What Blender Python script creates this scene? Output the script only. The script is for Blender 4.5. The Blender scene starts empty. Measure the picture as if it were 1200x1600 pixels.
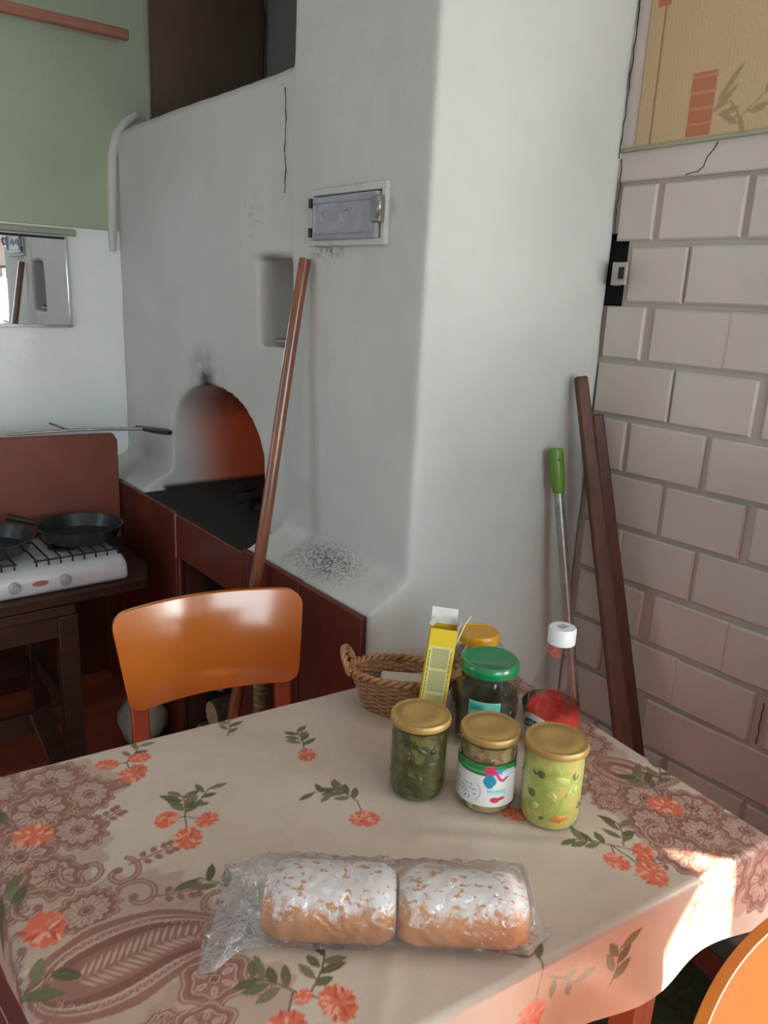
import bpy, bmesh, math, random
import numpy as np
from mathutils import Vector, Matrix
random.seed(7); rng = np.random.default_rng(7)
SC = bpy.context.scene
COL = SC.collection
PI = math.pi

# ------------------------------------------------------------------ camera, light, exposure
cam_d = bpy.data.cameras.new('camera'); cam = bpy.data.objects.new('camera', cam_d); COL.objects.link(cam)
cam_d.sensor_fit = 'VERTICAL'; cam_d.sensor_height = 32.0; cam_d.sensor_width = 24.0
cam_d.lens = 32.0 * 1220 / 1600; cam_d.clip_start = 0.02
r_ = (0.78670, -0.61561, 0.04604); d_ = (-0.13007, -0.23821, -0.96246); f_ = (0.60347, 0.75119, -0.26747)
cam.matrix_world = Matrix(((r_[0], -d_[0], -f_[0], 0), (r_[1], -d_[1], -f_[1], 0), (r_[2], -d_[2], -f_[2], 1.4756), (0, 0, 0, 1)))
SC.camera = cam
SC.view_settings.view_transform = 'Standard'; SC.view_settings.look = 'None'
SC.view_settings.gamma = 1.0; SC.view_settings.use_curve_mapping = False
SC.view_settings.exposure = 0.24
w = bpy.data.worlds.new('sky'); SC.world = w; w.use_nodes = True
w.node_tree.nodes['Background'].inputs[0].default_value = (0.62, 0.78, 1.0, 1); w.node_tree.nodes['Background'].inputs[1].default_value = 1.0

def lamp(name, kind, loc, direction, energy, color, **kw):
    l = bpy.data.lights.new(name, kind); l.energy = energy; l.color = color
    for k, v in kw.items(): setattr(l, k, v)
    o = bpy.data.objects.new(name, l); COL.objects.link(o); o.location = loc
    o.rotation_euler = Vector(direction).to_track_quat('-Z', 'Y').to_euler()
    return o
# low sun through the right-hand window, below the added blind
SUN_EL, SUN_AZ = math.radians(33), math.radians(38)
lamp('sun', 'SUN', (2.5, -2, 2), (-math.sin(SUN_AZ) * math.cos(SUN_EL), math.cos(SUN_AZ) * math.cos(SUN_EL), -math.sin(SUN_EL)), 58.0, (1.0, 0.86, 0.70), angle=0.025)
# daylight of the right and side windows, plus an added rear fill
lamp('right_window_daylight', 'AREA', (1.60, -1.0, 1.19), (-1, 0.30, 0.0), 47.0, (0.91, 0.965, 0.935), shape='RECTANGLE', size=1.4, size_y=0.55)
lamp('side_window_daylight', 'AREA', (-1.57, 2.05, 1.45), (1, -0.05, -0.02), 5.5, (0.82, 0.98, 1.0), shape='RECTANGLE', size=0.8, size_y=0.95)
lamp('rear_fill_light', 'AREA', (0.30, -1.77, 1.45), (-0.05, 1, 0.0), 24.0, (0.82, 0.97, 1.0), shape='RECTANGLE', size=1.1, size_y=0.95)  # unseen rear source, added to brighten the left wall

# ------------------------------------------------------------------ node material helpers
def lin(h):
    h = h.lstrip('#'); v = [int(h[i:i + 2], 16) / 255 for i in (0, 2, 4)]
    return tuple(((c + 0.055) / 1.055) ** 2.4 if c > 0.04045 else c / 12.92 for c in v)
def rgba(c): return (c[0], c[1], c[2], 1.0)
class G:
    def __init__(s, name):
        s.m = bpy.data.materials.new(name); s.m.use_nodes = True; s.t = s.m.node_tree
        s.b = s.t.nodes['Principled BSDF']; s.out = s.t.nodes['Material Output']; s.pos_ = None
    def n(s, typ, **kw):
        x = s.t.nodes.new(typ)
        for k, v in kw.items(): setattr(x, k, v)
        return x
    def put(s, sock, v):
        if hasattr(v, 'links') or isinstance(v, bpy.types.NodeSocket): s.t.links.new(v, sock)
        elif isinstance(v, (tuple, list)) and sock.type == 'RGBA': sock.default_value = rgba(v)
        else: sock.default_value = v
    def pos(s):
        if s.pos_ is None: s.pos_ = s.n('ShaderNodeNewGeometry').outputs['Position']
        return s.pos_
    def obj(s): return s.n('ShaderNodeTexCoord').outputs['Object']
    def xyz(s, v=None):
        x = s.n('ShaderNodeSeparateXYZ'); s.put(x.inputs[0], v if v is not None else s.pos()); return x.outputs
    def math(s, op, a, b=0.0, c=0.0, clamp=False):
        x = s.n('ShaderNodeMath', operation=op, use_clamp=clamp)
        s.put(x.inputs[0], a); s.put(x.inputs[1], b); s.put(x.inputs[2], c); return x.outputs[0]
    def ramp(s, v, a, b):        # smooth 0..1 between a and b
        x = s.n('ShaderNodeMapRange', interpolation_type='SMOOTHSTEP')
        s.put(x.inputs[0], v); s.put(x.inputs[1], a); s.put(x.inputs[2], b); return x.outputs[0]
    def noise(s, scale, detail=4, rough=0.55, vec=None, dist=0.0):
        x = s.n('ShaderNodeTexNoise'); s.put(x.inputs['Vector'], vec if vec is not None else s.pos())
        x.inputs['Scale'].default_value = scale; x.inputs['Detail'].default_value = detail
        x.inputs['Roughness'].default_value = rough; x.inputs['Distortion'].default_value = dist; return x.outputs[0]
    def voro(s, scale, vec=None, feature='F1', out='Distance'):
        x = s.n('ShaderNodeTexVoronoi', feature=feature); s.put(x.inputs['Vector'], vec if vec is not None else s.pos())
        x.inputs['Scale'].default_value = scale; return x.outputs[out]
    def scale(s, v, sc):
        x = s.n('ShaderNodeMapping'); s.put(x.inputs[0], v); x.inputs['Scale'].default_value = sc; return x.outputs[0]
    def mix(s, f, a, b):
        x = s.n('ShaderNodeMix', data_type='RGBA'); s.put(x.inputs[0], f); s.put(x.inputs[6], a); s.put(x.inputs[7], b); return x.outputs[2]
    def bump(s, h, strength=0.2, dist=0.01):
        x = s.n('ShaderNodeBump'); x.inputs['Strength'].default_value = strength; x.inputs['Distance'].default_value = dist
        s.put(x.inputs['Height'], h); s.t.links.new(x.outputs[0], s.b.inputs['Normal']); return x
    def base(s, c): s.put(s.b.inputs['Base Color'], c)
    def set(s, **kw):
        for k, v in kw.items(): s.put(s.b.inputs[k.replace('_', ' ')], v)
        return s
    def blob(s, c, rad):         # 1 at point c, falling to 0 over the radii
        o = s.xyz(); acc = 0.0
        for i in range(3):
            if rad[i] is None: continue
            d = s.math('DIVIDE', s.math('SUBTRACT', o[i], c[i]), rad[i]); acc = s.math('ADD', s.math('MULTIPLY', d, d), acc)
        return s.ramp(s.math('SQRT', acc), 1.0, 0.0)

def simple(name, c1, c2=None, rough=0.5, scale=18, metal=0.0, bump=0.12, stretch=None, bdist=0.004, coat=0.0, spec=None):
    g = G(name); v = g.obj()
    if stretch: v = g.scale(v, stretch)
    nz = g.noise(scale, 5, 0.6, v)
    c2 = c2 if c2 else tuple(x * 0.78 for x in c1)
    g.base(g.mix(g.ramp(nz, 0.3, 0.7), c1, c2)); g.set(Roughness=rough, Metallic=metal)
    if coat: g.set(Coat_Weight=coat, Coat_Roughness=0.12)
    if spec is not None: g.b.inputs['Specular IOR Level'].default_value = spec
    if bump: g.bump(nz, bump, bdist)
    return g.m
def vcol(name, rough=0.4, bump=None, coat=0.0, spec=0.5):
    g = G(name); a = g.n('ShaderNodeAttribute'); a.attribute_name = 'Col'; g.base(a.outputs['Color'])
    g.set(Roughness=rough, Coat_Weight=coat); g.b.inputs['Specular IOR Level'].default_value = spec
    if bump: g.bump(g.noise(bump[0], 4), bump[1], bump[2])
    return g.m
def glassy(name, tint=(1, 1, 1), ior=1.45, extra=0.0, rough=0.02, bump=None, haze=0.0, inner=1.0):
    g = G(name); nt = g.t
    tr = g.n('ShaderNodeBsdfTransparent'); tr.inputs[0].default_value = rgba(tint)
    gl = g.n('ShaderNodeBsdfGlossy'); gl.inputs['Roughness'].default_value = rough; gl.inputs[0].default_value = (1, 1, 1, 1)
    fr = g.n('ShaderNodeFresnel'); fr.inputs[0].default_value = ior
    fac = g.math('MULTIPLY', g.math('ADD', fr.outputs[0], extra, clamp=True), g.math('SUBTRACT', 1.0, g.math('MULTIPLY', g.n('ShaderNodeNewGeometry').outputs['Backfacing'], inner)))
    mx = g.n('ShaderNodeMixShader'); g.put(mx.inputs[0], fac); nt.links.new(tr.outputs[0], mx.inputs[1]); nt.links.new(gl.outputs[0], mx.inputs[2])
    last = mx.outputs[0]
    if bump:
        bp = g.n('ShaderNodeBump'); bp.inputs['Strength'].default_value = bump[1]; bp.inputs['Distance'].default_value = bump[2]
        g.put(bp.inputs['Height'], g.noise(bump[0], 5, 0.6, dist=0.6)); nt.links.new(bp.outputs[0], gl.inputs['Normal']); nt.links.new(bp.outputs[0], fr.inputs['Normal'])
    if haze:
        df = g.n('ShaderNodeBsdfDiffuse'); df.inputs[0].default_value = (0.9, 0.92, 0.95, 1)
        m2 = g.n('ShaderNodeMixShader'); g.put(m2.inputs[0], haze); nt.links.new(last, m2.inputs[1]); nt.links.new(df.outputs[0], m2.inputs[2]); last = m2.outputs[0]
    nt.links.new(last, g.out.inputs[0]); return g.m

# ------------------------------------------------------------------ mesh helpers
class MB:
    """collects shapes for ONE mesh object"""
    def __init__(s): s.v = []; s.f = []
    def add(s, vs, fs):
        o = len(s.v); s.v += [tuple(map(float, p)) for p in vs]; s.f += [tuple(i + o for i in q) for q in fs]; return s
    def box(s, lo, hi):
        x0, y0, z0 = lo; x1, y1, z1 = hi
        return s.add([(x0, y0, z0), (x1, y0, z0), (x1, y1, z0), (x0, y1, z0), (x0, y0, z1), (x1, y0, z1), (x1, y1, z1), (x0, y1, z1)],
                     [(3, 2, 1, 0), (4, 5, 6, 7), (0, 1, 5, 4), (1, 2, 6, 5), (2, 3, 7, 6), (3, 0, 4, 7)])
    def beam(s, a, b, w, h, side=None, w2=None, h2=None):     # rectangular bar from a to b
        a = Vector(a); b = Vector(b); d = (b - a).normalized()
        sd = Vector(side) if side else (Vector((0, 0, 1)).cross(d) if abs(d.z) < 0.95 else Vector((1, 0, 0)))
        sd = (sd - d * sd.dot(d)).normalized(); up = d.cross(sd); w2 = w2 or w; h2 = h2 or h
        vs = [p + sd * (i * ww / 2) + up * (j * hh / 2) for p, ww, hh in ((a, w, h), (b, w2, h2)) for i, j in ((-1, -1), (1, -1), (1, 1), (-1, 1))]
        return s.add(vs, [(3, 2, 1, 0), (4, 5, 6, 7), (0, 1, 5, 4), (1, 2, 6, 5), (2, 3, 7, 6), (3, 0, 4, 7)])
    def tube(s, pts, r, n=10, closed=False, cap=True):
        pts = [Vector(p) for p in pts]; k = len(pts); rs = r if isinstance(r, (list, tuple)) else [r] * k
        up = None; vs = []
        for i, p in enumerate(pts):
            if closed: d = (pts[(i + 1) % k] - pts[i - 1]).normalized()
            else: d = (pts[min(i + 1, k - 1)] - pts[max(i - 1, 0)]).normalized()
            if up is None:
                up = d.orthogonal().normalized()
            up = (up - d * up.dot(d)).normalized(); sd = d.cross(up)
            for j in range(n):
                a = 2 * PI * j / n; vs.append(p + (up * math.cos(a) + sd * math.sin(a)) * rs[i])
        fs = []
        for i in range(k if closed else k - 1):
            i2 = (i + 1) % k
            for j in range(n): fs.append((i * n + j, i * n + (j + 1) % n, i2 * n + (j + 1) % n, i2 * n + j))
        if cap and not closed: fs += [tuple(range(n - 1, -1, -1)), tuple((k - 1) * n + j for j in range(n))]
        return s.add(vs, fs)
    def lathe(s, prof, n=40, c=(0, 0, 0), sx=1.0, sy=1.0):    # prof: (r, z) bottom to top
        vs = []; fs = []
        for r, z in prof:
            for j in range(n):
                a = 2 * PI * j / n; vs.append((c[0] + r * math.cos(a) * sx, c[1] + r * math.sin(a) * sy, c[2] + z))
        for i in range(len(prof) - 1):
            for j in range(n):
                a, b, c2, d2 = i * n + j, i * n + (j + 1) % n, (i + 1) * n + (j + 1) % n, (i + 1) * n + j
                if prof[i][0] < 1e-6: fs.append((i * n, c2, d2))
                elif prof[i + 1][0] < 1e-6: fs.append((a, b, (i + 1) * n))
                else: fs.append((a, b, c2, d2))
        if prof[0][0] > 1e-6: fs.append(tuple(range(n - 1, -1, -1)))
        if prof[-1][0] > 1e-6: fs.append(tuple((len(prof) - 1) * n + j for j in range(n)))
        return s.add(vs, fs)
    def prism(s, poly, a, b, axis=2):                         # polygon extruded along an axis from a to b
        def P(p, h):
            if axis == 2: return (p[0], p[1], h)
            if axis == 0: return (h, p[0], p[1])
            return (p[0], h, p[1])
        k = len(poly); vs = [P(p, a) for p in poly] + [P(p, b) for p in poly]
        fs = [tuple(range(k)), tuple(range(2 * k - 1, k - 1, -1))] + [(i, i + k, (i + 1) % k + k, (i + 1) % k) for i in range(k)]
        return s.add(vs, fs)
    def ball(s, c, r, nu=10, nv=6, jit=0.0):
        rr = r if isinstance(r, (tuple, list)) else (r, r, r); vs = []; fs = []
        for i in range(1, nv):
            t = PI * i / nv
            for j in range(nu):
                a = 2 * PI * j / nu; q = 1 + random.uniform(-jit, jit)
                vs.append((c[0] + rr[0] * math.sin(t) * math.cos(a) * q, c[1] + rr[1] * math.sin(t) * math.sin(a) * q, c[2] + rr[2] * math.cos(t) * q))
        vs += [(c[0], c[1], c[2] + rr[2]), (c[0], c[1], c[2] - rr[2])]; T = len(vs) - 2
        for i in range(nv - 2):
            for j in range(nu): fs.append((i * nu + j, (i + 1) * nu + j, (i + 1) * nu + (j + 1) % nu, i * nu + (j + 1) % nu))
        for j in range(nu):
            fs.append((T, j, (j + 1) % nu)); fs.append((T + 1, (nv - 2) * nu + (j + 1) % nu, (nv - 2) * nu + j))
        return s.add(vs, fs)
    def build(s, name, mat, parent=None, bevel=0.0, smooth=None, seg=2, mtx=None, sub=0):
        me = bpy.data.meshes.new(name); me.from_pydata(s.v, [], s.f); me.update()
        if mtx is not None: me.transform(mtx)
        bm = bmesh.new(); bm.from_mesh(me); bmesh.ops.recalc_face_normals(bm, faces=bm.faces); bm.to_mesh(me); bm.free()
        return link(name, me, mat, parent, bevel, smooth, seg, sub)
def link(name, me, mat, parent=None, bevel=0.0, smooth=None, seg=2, sub=0):
    o = bpy.data.objects.new(name, me); COL.objects.link(o); o.parent = parent
    if mat: me.materials.append(mat)
    if bevel:
        b = o.modifiers.new('bevel', 'BEVEL'); b.width = bevel; b.segments = seg; b.limit_method = 'ANGLE'; b.angle_limit = math.radians(38)
        if smooth is None: smooth = 40
    if sub:
        m = o.modifiers.new('sub', 'SUBSURF'); m.levels = sub; m.render_levels = sub
    if smooth is not None:
        me.set_sharp_from_angle(angle=math.radians(smooth)) if smooth < 179 else None
        me.polygons.foreach_set('use_smooth', [True] * len(me.polygons))
    return o
def tag(o, label, cat, group=None, kind=None):
    o['label'] = label; o['category'] = cat
    if group: o['group'] = group
    if kind: o['kind'] = kind
    return o
def thing(name, label, cat, loc=(0, 0, 0), rz=0.0, group=None):
    o = bpy.data.objects.new(name, None); COL.objects.link(o); o.location = loc; o.rotation_euler = (0, 0, rz); o.empty_display_size = 0.05
    return tag(o, label, cat, group)
def struct(o, label=None, cat='wall'):
    o['kind'] = 'structure'
    if label: o['label'] = label; o['category'] = cat
    return o
def grid_mesh(name, P, C=None):     # P: (H,W,3) points, C: (H,W,3) linear colours
    H, W = P.shape[:2]; me = bpy.data.meshes.new(name)
    idx = np.arange(H * W, dtype=np.int32).reshape(H, W)
    q = np.stack([idx[:-1, :-1], idx[:-1, 1:], idx[1:, 1:], idx[1:, :-1]], -1).reshape(-1, 4)
    me.vertices.add(H * W); me.vertices.foreach_set('co', P.astype(np.float32).ravel())
    me.loops.add(q.size); me.loops.foreach_set('vertex_index', q.ravel())
    me.polygons.add(len(q)); me.polygons.foreach_set('loop_start', np.arange(0, q.size, 4, dtype=np.int32))
    me.polygons.foreach_set('use_smooth', np.ones(len(q), dtype=bool)); me.update(calc_edges=True)
    if C is not None:
        a = me.color_attributes.new('Col', 'FLOAT_COLOR', 'POINT')
        a.data.foreach_set('color', np.concatenate([C.reshape(-1, 3), np.ones((H * W, 1))], 1).astype(np.float32).ravel())
    return me

# numpy painting on a coordinate raster (X, Y in metres) -----------------------------------
class Paint:
    def __init__(s, X, Y, base): s.X = X; s.Y = Y; s.C = np.ones(X.shape + (3,)) * np.array(base)
    def win(s, x0, x1, y0, y1):
        xs = s.X[0]; ys = s.Y[:, 0]
        i0, i1 = np.searchsorted(xs, (x0, x1)); j0, j1 = np.searchsorted(ys, (y0, y1)); return slice(j0, max(j1, j0)), slice(i0, max(i1, i0))
    def lay(s, sl, m, c):
        m = np.clip(m, 0, 1)[..., None]; s.C[sl] = s.C[sl] * (1 - m) + np.array(c) * m
    def ellipse(s, cx, cy, a, b, ang, c, soft=0.0012, alpha=1.0, scallop=0.0, k=9):
        R = max(a, b) * 1.35 + 0.004; sl = s.win(cx - R, cx + R, cy - R, cy + R)
        dx = s.X[sl] - cx; dy = s.Y[sl] - cy; ca, sa = math.cos(ang), math.sin(ang)
        p = (dx * ca + dy * sa) / a; q = (-dx * sa + dy * ca) / b; r = np.hypot(p, q)
        if scallop: r = r / (1 + scallop * np.cos(k * np.arctan2(q, p)))
        s.lay(sl, (1 - r) * min(a, b) / soft + 0.5, np.array(c)) if alpha == 1 else s.lay(sl, np.clip((1 - r) * min(a, b) / soft + 0.5, 0, 1) * alpha, c)
    def ring(s, cx, cy, a, b, ang, wd, c, scallop=0.0, k=9, soft=0.0011):
        R = max(a, b) * 1.4 + 0.004; sl = s.win(cx - R, cx + R, cy - R, cy + R)
        dx = s.X[sl] - cx; dy = s.Y[sl] - cy; ca, sa = math.cos(ang), math.sin(ang)
        p = (dx * ca + dy * sa) / a; q = (-dx * sa + dy * ca) / b; r = np.hypot(p, q)
        if scallop: r = r / (1 + scallop * np.cos(k * np.arctan2(q, p)))
        s.lay(sl, (wd / 2 - np.abs(r - 1) * min(a, b)) / soft + 0.5, c)
    def line(s, pts, wd, c, soft=0.0011):
        for (x0, y0), (x1, y1) in zip(pts[:-1], pts[1:]):
            sl = s.win(min(x0, x1) - wd - .002, max(x0, x1) + wd + .002, min(y0, y1) - wd - .002, max(y0, y1) + wd + .002)
            X = s.X[sl]; Y = s.Y[sl]; L2 = (x1 - x0) ** 2 + (y1 - y0) ** 2 + 1e-12
            t = np.clip(((X - x0) * (x1 - x0) + (Y - y0) * (y1 - y0)) / L2, 0, 1)
            s.lay(sl, (wd / 2 - np.hypot(X - x0 - t * (x1 - x0), Y - y0 - t * (y1 - y0))) / soft + 0.5, c)
    def rect(s, x0, x1, y0, y1, c, alpha=1.0):
        sl = s.win(x0, x1, y0, y1); s.lay(sl, np.ones(s.X[sl].shape) * alpha, c)
    def leaf(s, x, y, L, wd, ang, c, vein=None):
        cx, cy = x + math.cos(ang) * L / 2, y + math.sin(ang) * L / 2; R = L
        sl = s.win(cx - R, cx + R, cy - R, cy + R); dx = s.X[sl] - x; dy = s.Y[sl] - y
        p = (dx * math.cos(ang) + dy * math.sin(ang)) / L; q = -dx * math.sin(ang) + dy * math.cos(ang)
        h = wd / 2 * np.sin(PI * np.clip(p, 0, 1)) ** 0.8
        m = np.where((p > 0) & (p < 1), (h - np.abs(q)) / 0.0011 + 0.4, 0); s.lay(sl, m, c)
        if vein is not None: s.line([(x, y), (x + math.cos(ang) * L * .85, y + math.sin(ang) * L * .85)], 0.0008, vein)

# ------------------------------------------------------------------ materials
def m_plaster(name, c1, c2, rough=0.75, extra=None):
    g = G(name); big = g.noise(2.3, 4); med = g.noise(14, 5, 0.6); fine = g.noise(70, 3)
    col = g.mix(g.ramp(big, 0.3, 0.72), c1, c2); col = g.mix(g.math('MULTIPLY', g.ramp(med, 0.55, 0.8), 0.25), col, tuple(x * 0.82 for x in c1))
    if extra: col = extra(g, col)
    g.base(col); g.set(Roughness=rough)
    g.bump(g.math('ADD', g.math('MULTIPLY', med, 0.7), g.math('MULTIPLY', fine, 0.18)), 0.35, 0.012); return g.m
WHITE = (0.575, 0.585, 0.55); WHITE2 = (0.50, 0.515, 0.48)
def stove_extra(g, col):
    o = g.xyz(); nz = g.noise(7, 5, 0.6); nf = g.noise(60, 4, 0.65); nf2 = g.noise(150, 4, 0.7)
    nzs = g.math('MULTIPLY', g.math('SUBTRACT', nz, 0.5), 0.10)
    # bare red brick inside the mouth
    mouth = g.math('MULTIPLY', g.ramp(g.math('ADD', o[0], nzs), 1.06, 1.30), g.math('MULTIPLY', g.ramp(o[1], 1.78, 1.80), g.ramp(o[1], 2.50, 2.47)))
    mouth = g.math('MULTIPLY', mouth, g.math('MULTIPLY', g.ramp(o[2], 0.76, 0.78), g.ramp(o[2], 1.26, 1.24)))
    col = g.mix(mouth, col, (0.92, 0.20, 0.09))
    cav_shade = g.math('MULTIPLY', g.math('MULTIPLY', g.ramp(o[0], 0.925, 0.932), g.ramp(o[2], 0.715, 0.70)), g.math('MULTIPLY', g.ramp(o[1], 1.70, 1.71), g.ramp(o[1], 2.20, 2.19)))
    col = g.mix(cav_shade, col, g.mix(nz, (0.10, 0.035, 0.022), (0.05, 0.022, 0.016)))  # firewood opening: dark brick colour with its shade painted in
    # black soot: crown of the mouth, vault, above the arch, hearth sides
    s1 = g.math('MULTIPLY', g.blob((1.05, 2.19, 1.21), (0.30, 0.15, 0.14)), g.ramp(nz, 0.25, 0.6))
    s2 = g.math('MULTIPLY', mouth, g.ramp(g.math('ADD', o[2], nzs), 1.02, 1.15))
    s3 = g.math('MULTIPLY', g.blob((1.0, 2.60, 0.90), (0.2, 0.22, 0.16)), 0.45)
    s4 = g.math('MULTIPLY', g.math('MULTIPLY', g.ramp(o[0], 1.0, 1.02), g.ramp(o[2], 0.838, 0.818)), g.math('MULTIPLY', g.ramp(o[1], 1.72, 1.80), g.ramp(o[1], 2.55, 2.45)))
    s5 = g.math('MULTIPLY', g.math('MULTIPLY', g.blob((1.0, 1.47, 0.855), (0.17, 0.20, 0.06)), g.ramp(nf2, 0.46, 0.56)), 0.9)
    s6 = g.math('MULTIPLY', g.math('MULTIPLY', g.blob((1.0, 1.45, 0.85), (0.2, 0.34, 0.05)), g.ramp(nz, 0.45, 0.7)), 0.35)
    s7 = g.math('MULTIPLY', g.math('MULTIPLY', g.blob((1.048, 1.47, 1.63), (0.1, 0.20, 0.12)), g.ramp(nf, 0.5, 0.66)), 0.30)
    s8 = g.math('MULTIPLY', g.math('MULTIPLY', g.blob((1.048, 1.55, 1.565), (0.1, 0.10, 0.03)), g.ramp(nf, 0.45, 0.6)), 0.7)
    s9 = g.math('MULTIPLY', g.math('MULTIPLY', g.blob((1.048, 1.90, 1.66), (0.1, 0.07, 0.12)), g.ramp(nf, 0.54, 0.66)), 0.35)
    s10 = g.math('MULTIPLY', g.blob((1.048, 1.80, 1.555), (0.1, 0.13, 0.02)), 0.6)
    tot = s1
    for q in (s2, s3, s4, s5, s6, s7, s8, s9, s10): tot = g.math('MAXIMUM', tot, q)
    col = g.mix(tot, col, (0.02, 0.017, 0.015))
    return col
M = {}
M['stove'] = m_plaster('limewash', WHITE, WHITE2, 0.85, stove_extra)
M['white_wall'] = m_plaster('white_oil_paint', (0.86, 0.91, 0.90), (0.80, 0.85, 0.83), 0.22)
M['green_wall'] = m_plaster('green_wallpaper', (0.38, 0.45, 0.32), (0.33, 0.40, 0.285), 0.7)
M['brown_panel'] = m_plaster('brown_board', (0.16, 0.11, 0.075), (0.12, 0.085, 0.055), 0.7)
M['grey_wall'] = m_plaster('grey_plaster', (0.20, 0.195, 0.17), (0.16, 0.16, 0.14), 0.8)
M['blue_wall'] = m_plaster('pale_blue_paint', (0.46, 0.52, 0.56), (0.42, 0.48, 0.52), 0.6)
M['brick'] = m_plaster('whitewashed_brick', (0.56, 0.53, 0.49), (0.50, 0.46, 0.42), 0.6)
M['mortar'] = m_plaster('whitewashed_mortar', (0.46, 0.42, 0.385), (0.40, 0.365, 0.33), 0.7)
M['ceiling'] = m_plaster('ceiling_white', (0.7, 0.7, 0.68), (0.66, 0.66, 0.64), 0.8)
M['soot'] = simple('soot', (0.012, 0.010, 0.009), rough=0.95)
M['crack'] = simple('crack_dark', (0.03, 0.026, 0.022), rough=0.95)
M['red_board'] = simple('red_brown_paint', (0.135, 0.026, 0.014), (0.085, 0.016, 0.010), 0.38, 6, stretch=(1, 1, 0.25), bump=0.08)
M['red_panel'] = simple('terracotta_paint', (0.22, 0.062, 0.038), (0.18, 0.05, 0.03), 0.5, 5, bump=0.04)
M['dark_wood'] = simple('dark_stained_wood', (0.058, 0.022, 0.013), (0.034, 0.013, 0.008), 0.5, 9, stretch=(1, 6, 6))
M['floor'] = simple('red_floor_paint', (0.32, 0.070, 0.040), (0.24, 0.05, 0.030), 0.35, 5, stretch=(1, 4, 1))
M['pole'] = simple('varnished_stick', (0.26, 0.085, 0.035), (0.16, 0.048, 0.022), 0.26, 14, stretch=(3, 3, 0.4), coat=0.5)
M['plank'] = simple('brown_plank', (0.115, 0.036, 0.018), (0.070, 0.022, 0.012), 0.45, 12, stretch=(5, 5, 0.5))
M['rail'] = simple('pinkish_wood', (0.40, 0.17, 0.115), (0.30, 0.12, 0.08), 0.6, 14, stretch=(0.6, 6, 6))
M['orange'] = simple('orange_lacquer', (0.60, 0.175, 0.018), (0.50, 0.125, 0.013), 0.16, 4, coat=0.6, bump=0.10, bdist=0.003)
M['orange_leg'] = simple('red_orange_lacquer', (0.42, 0.075, 0.02), (0.34, 0.055, 0.015), 0.25, 6, coat=0.4)
M['chair_brown'] = simple('oxblood_lacquer', (0.10, 0.014, 0.010), (0.07, 0.010, 0.008), 0.3, 6, coat=0.4)
M['table_wood'] = simple('reddish_table_wood', (0.33, 0.085, 0.035), (0.25, 0.06, 0.025), 0.4, 8, stretch=(5, 5, 0.6))
M['iron'] = simple('black_iron', (0.020, 0.021, 0.022), (0.030, 0.03, 0.03), 0.45, 30, metal=0.3)
M['pan'] = simple('black_pan', (0.014, 0.020, 0.024), (0.02, 0.025, 0.028), 0.25, 20, bump=0.02)
M['steel'] = simple('worn_steel', (0.42, 0.41, 0.39), (0.30, 0.29, 0.27), 0.35, 30, metal=0.8, bump=0.05)
M['tin'] = simple('pale_tin', (0.50, 0.47, 0.44), (0.42, 0.40, 0.37), 0.5, 30, metal=0.2, bump=0.05)
M['chrome'] = simple('chrome', (0.8, 0.8, 0.8), (0.75, 0.75, 0.75), 0.12, 30, metal=1.0, bump=0.0)
M['hatch'] = simple('blue_grey_cast_iron', (0.36, 0.38, 0.42), (0.28, 0.30, 0.34), 0.55, 25, bump=0.25)
M['enamel'] = simple('white_enamel', (0.70, 0.74, 0.78), (0.66, 0.70, 0.74), 0.22, 6, bump=0.0, coat=0.4)
M['grey_knob'] = simple('grey_knob', (0.42, 0.44, 0.46), rough=0.35, bump=0)
M['pink_sticker'] = simple('pink_sticker', (0.50, 0.20, 0.17), rough=0.5, bump=0)
M['green_plastic'] = simple('green_plastic', (0.13, 0.27, 0.03), rough=0.35, bump=0)
M['mirror'] = simple('mirror_silver', (0.86, 0.89, 0.90), (0.84, 0.87, 0.88), 0.015, 3, metal=1.0, bump=0.0)
M['trim'] = simple('olive_grey_trim', (0.33, 0.34, 0.25), (0.28, 0.29, 0.21), 0.5, 9)
M['white_trim'] = simple('pinkish_white_paint', (0.62, 0.52, 0.47), (0.58, 0.48, 0.43), 0.4, 5)
M['curtain'] = simple('curtain_cloth', (0.72, 0.62, 0.55), (0.66, 0.56, 0.48), 0.9, 30)
M['black'] = simple('black_plastic', (0.018, 0.016, 0.014), rough=0.4, bump=0.02)
M['glass'] = glassy('clear_glass', (0.93, 0.96, 0.93), 1.45)
M['bottle'] = glassy('clear_bottle', (0.97, 0.95, 0.94), 1.42)
M['film'] = glassy('plastic_film', (0.95, 0.95, 0.96), 1.40, 0.03, 0.07, bump=(34, 0.6, 0.011), haze=0.05, inner=0.35)
M['gold_lid'] = simple('gold_tin', (0.42, 0.26, 0.075), (0.30, 0.175, 0.052), 0.42, 10, metal=0.25, bump=0.05)
M['green_lid'] = simple('green_lid_paint', (0.004, 0.21, 0.065), (0.004, 0.18, 0.055), 0.25, 5, bump=0.0, coat=0.3)
M['yellow_lid'] = simple('amber_plastic', (0.66, 0.34, 0.015), (0.58, 0.28, 0.012), 0.3, 5, bump=0.0)
M['white_cap'] = simple('white_cap_plastic', (0.78, 0.79, 0.80), (0.75, 0.76, 0.77), 0.35, 5, bump=0.0)
M['wicker'] = simple('brown_wicker', (0.27, 0.11, 0.045), (0.42, 0.21, 0.10), 0.5, 60, bump=0.2)
M['paper'] = simple('cream_paper', (0.60, 0.54, 0.44), (0.55, 0.49, 0.40), 0.7, 20)
M['board_white'] = simple('white_carton', (0.70, 0.68, 0.64), rough=0.7, bump=0.02)
M['yellow_box'] = simple('yellow_carton', (0.70, 0.50, 0.02), (0.66, 0.47, 0.02), 0.45, 5, bump=0.0)
M['vprint'] = vcol('printed_label', 0.45)

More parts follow.
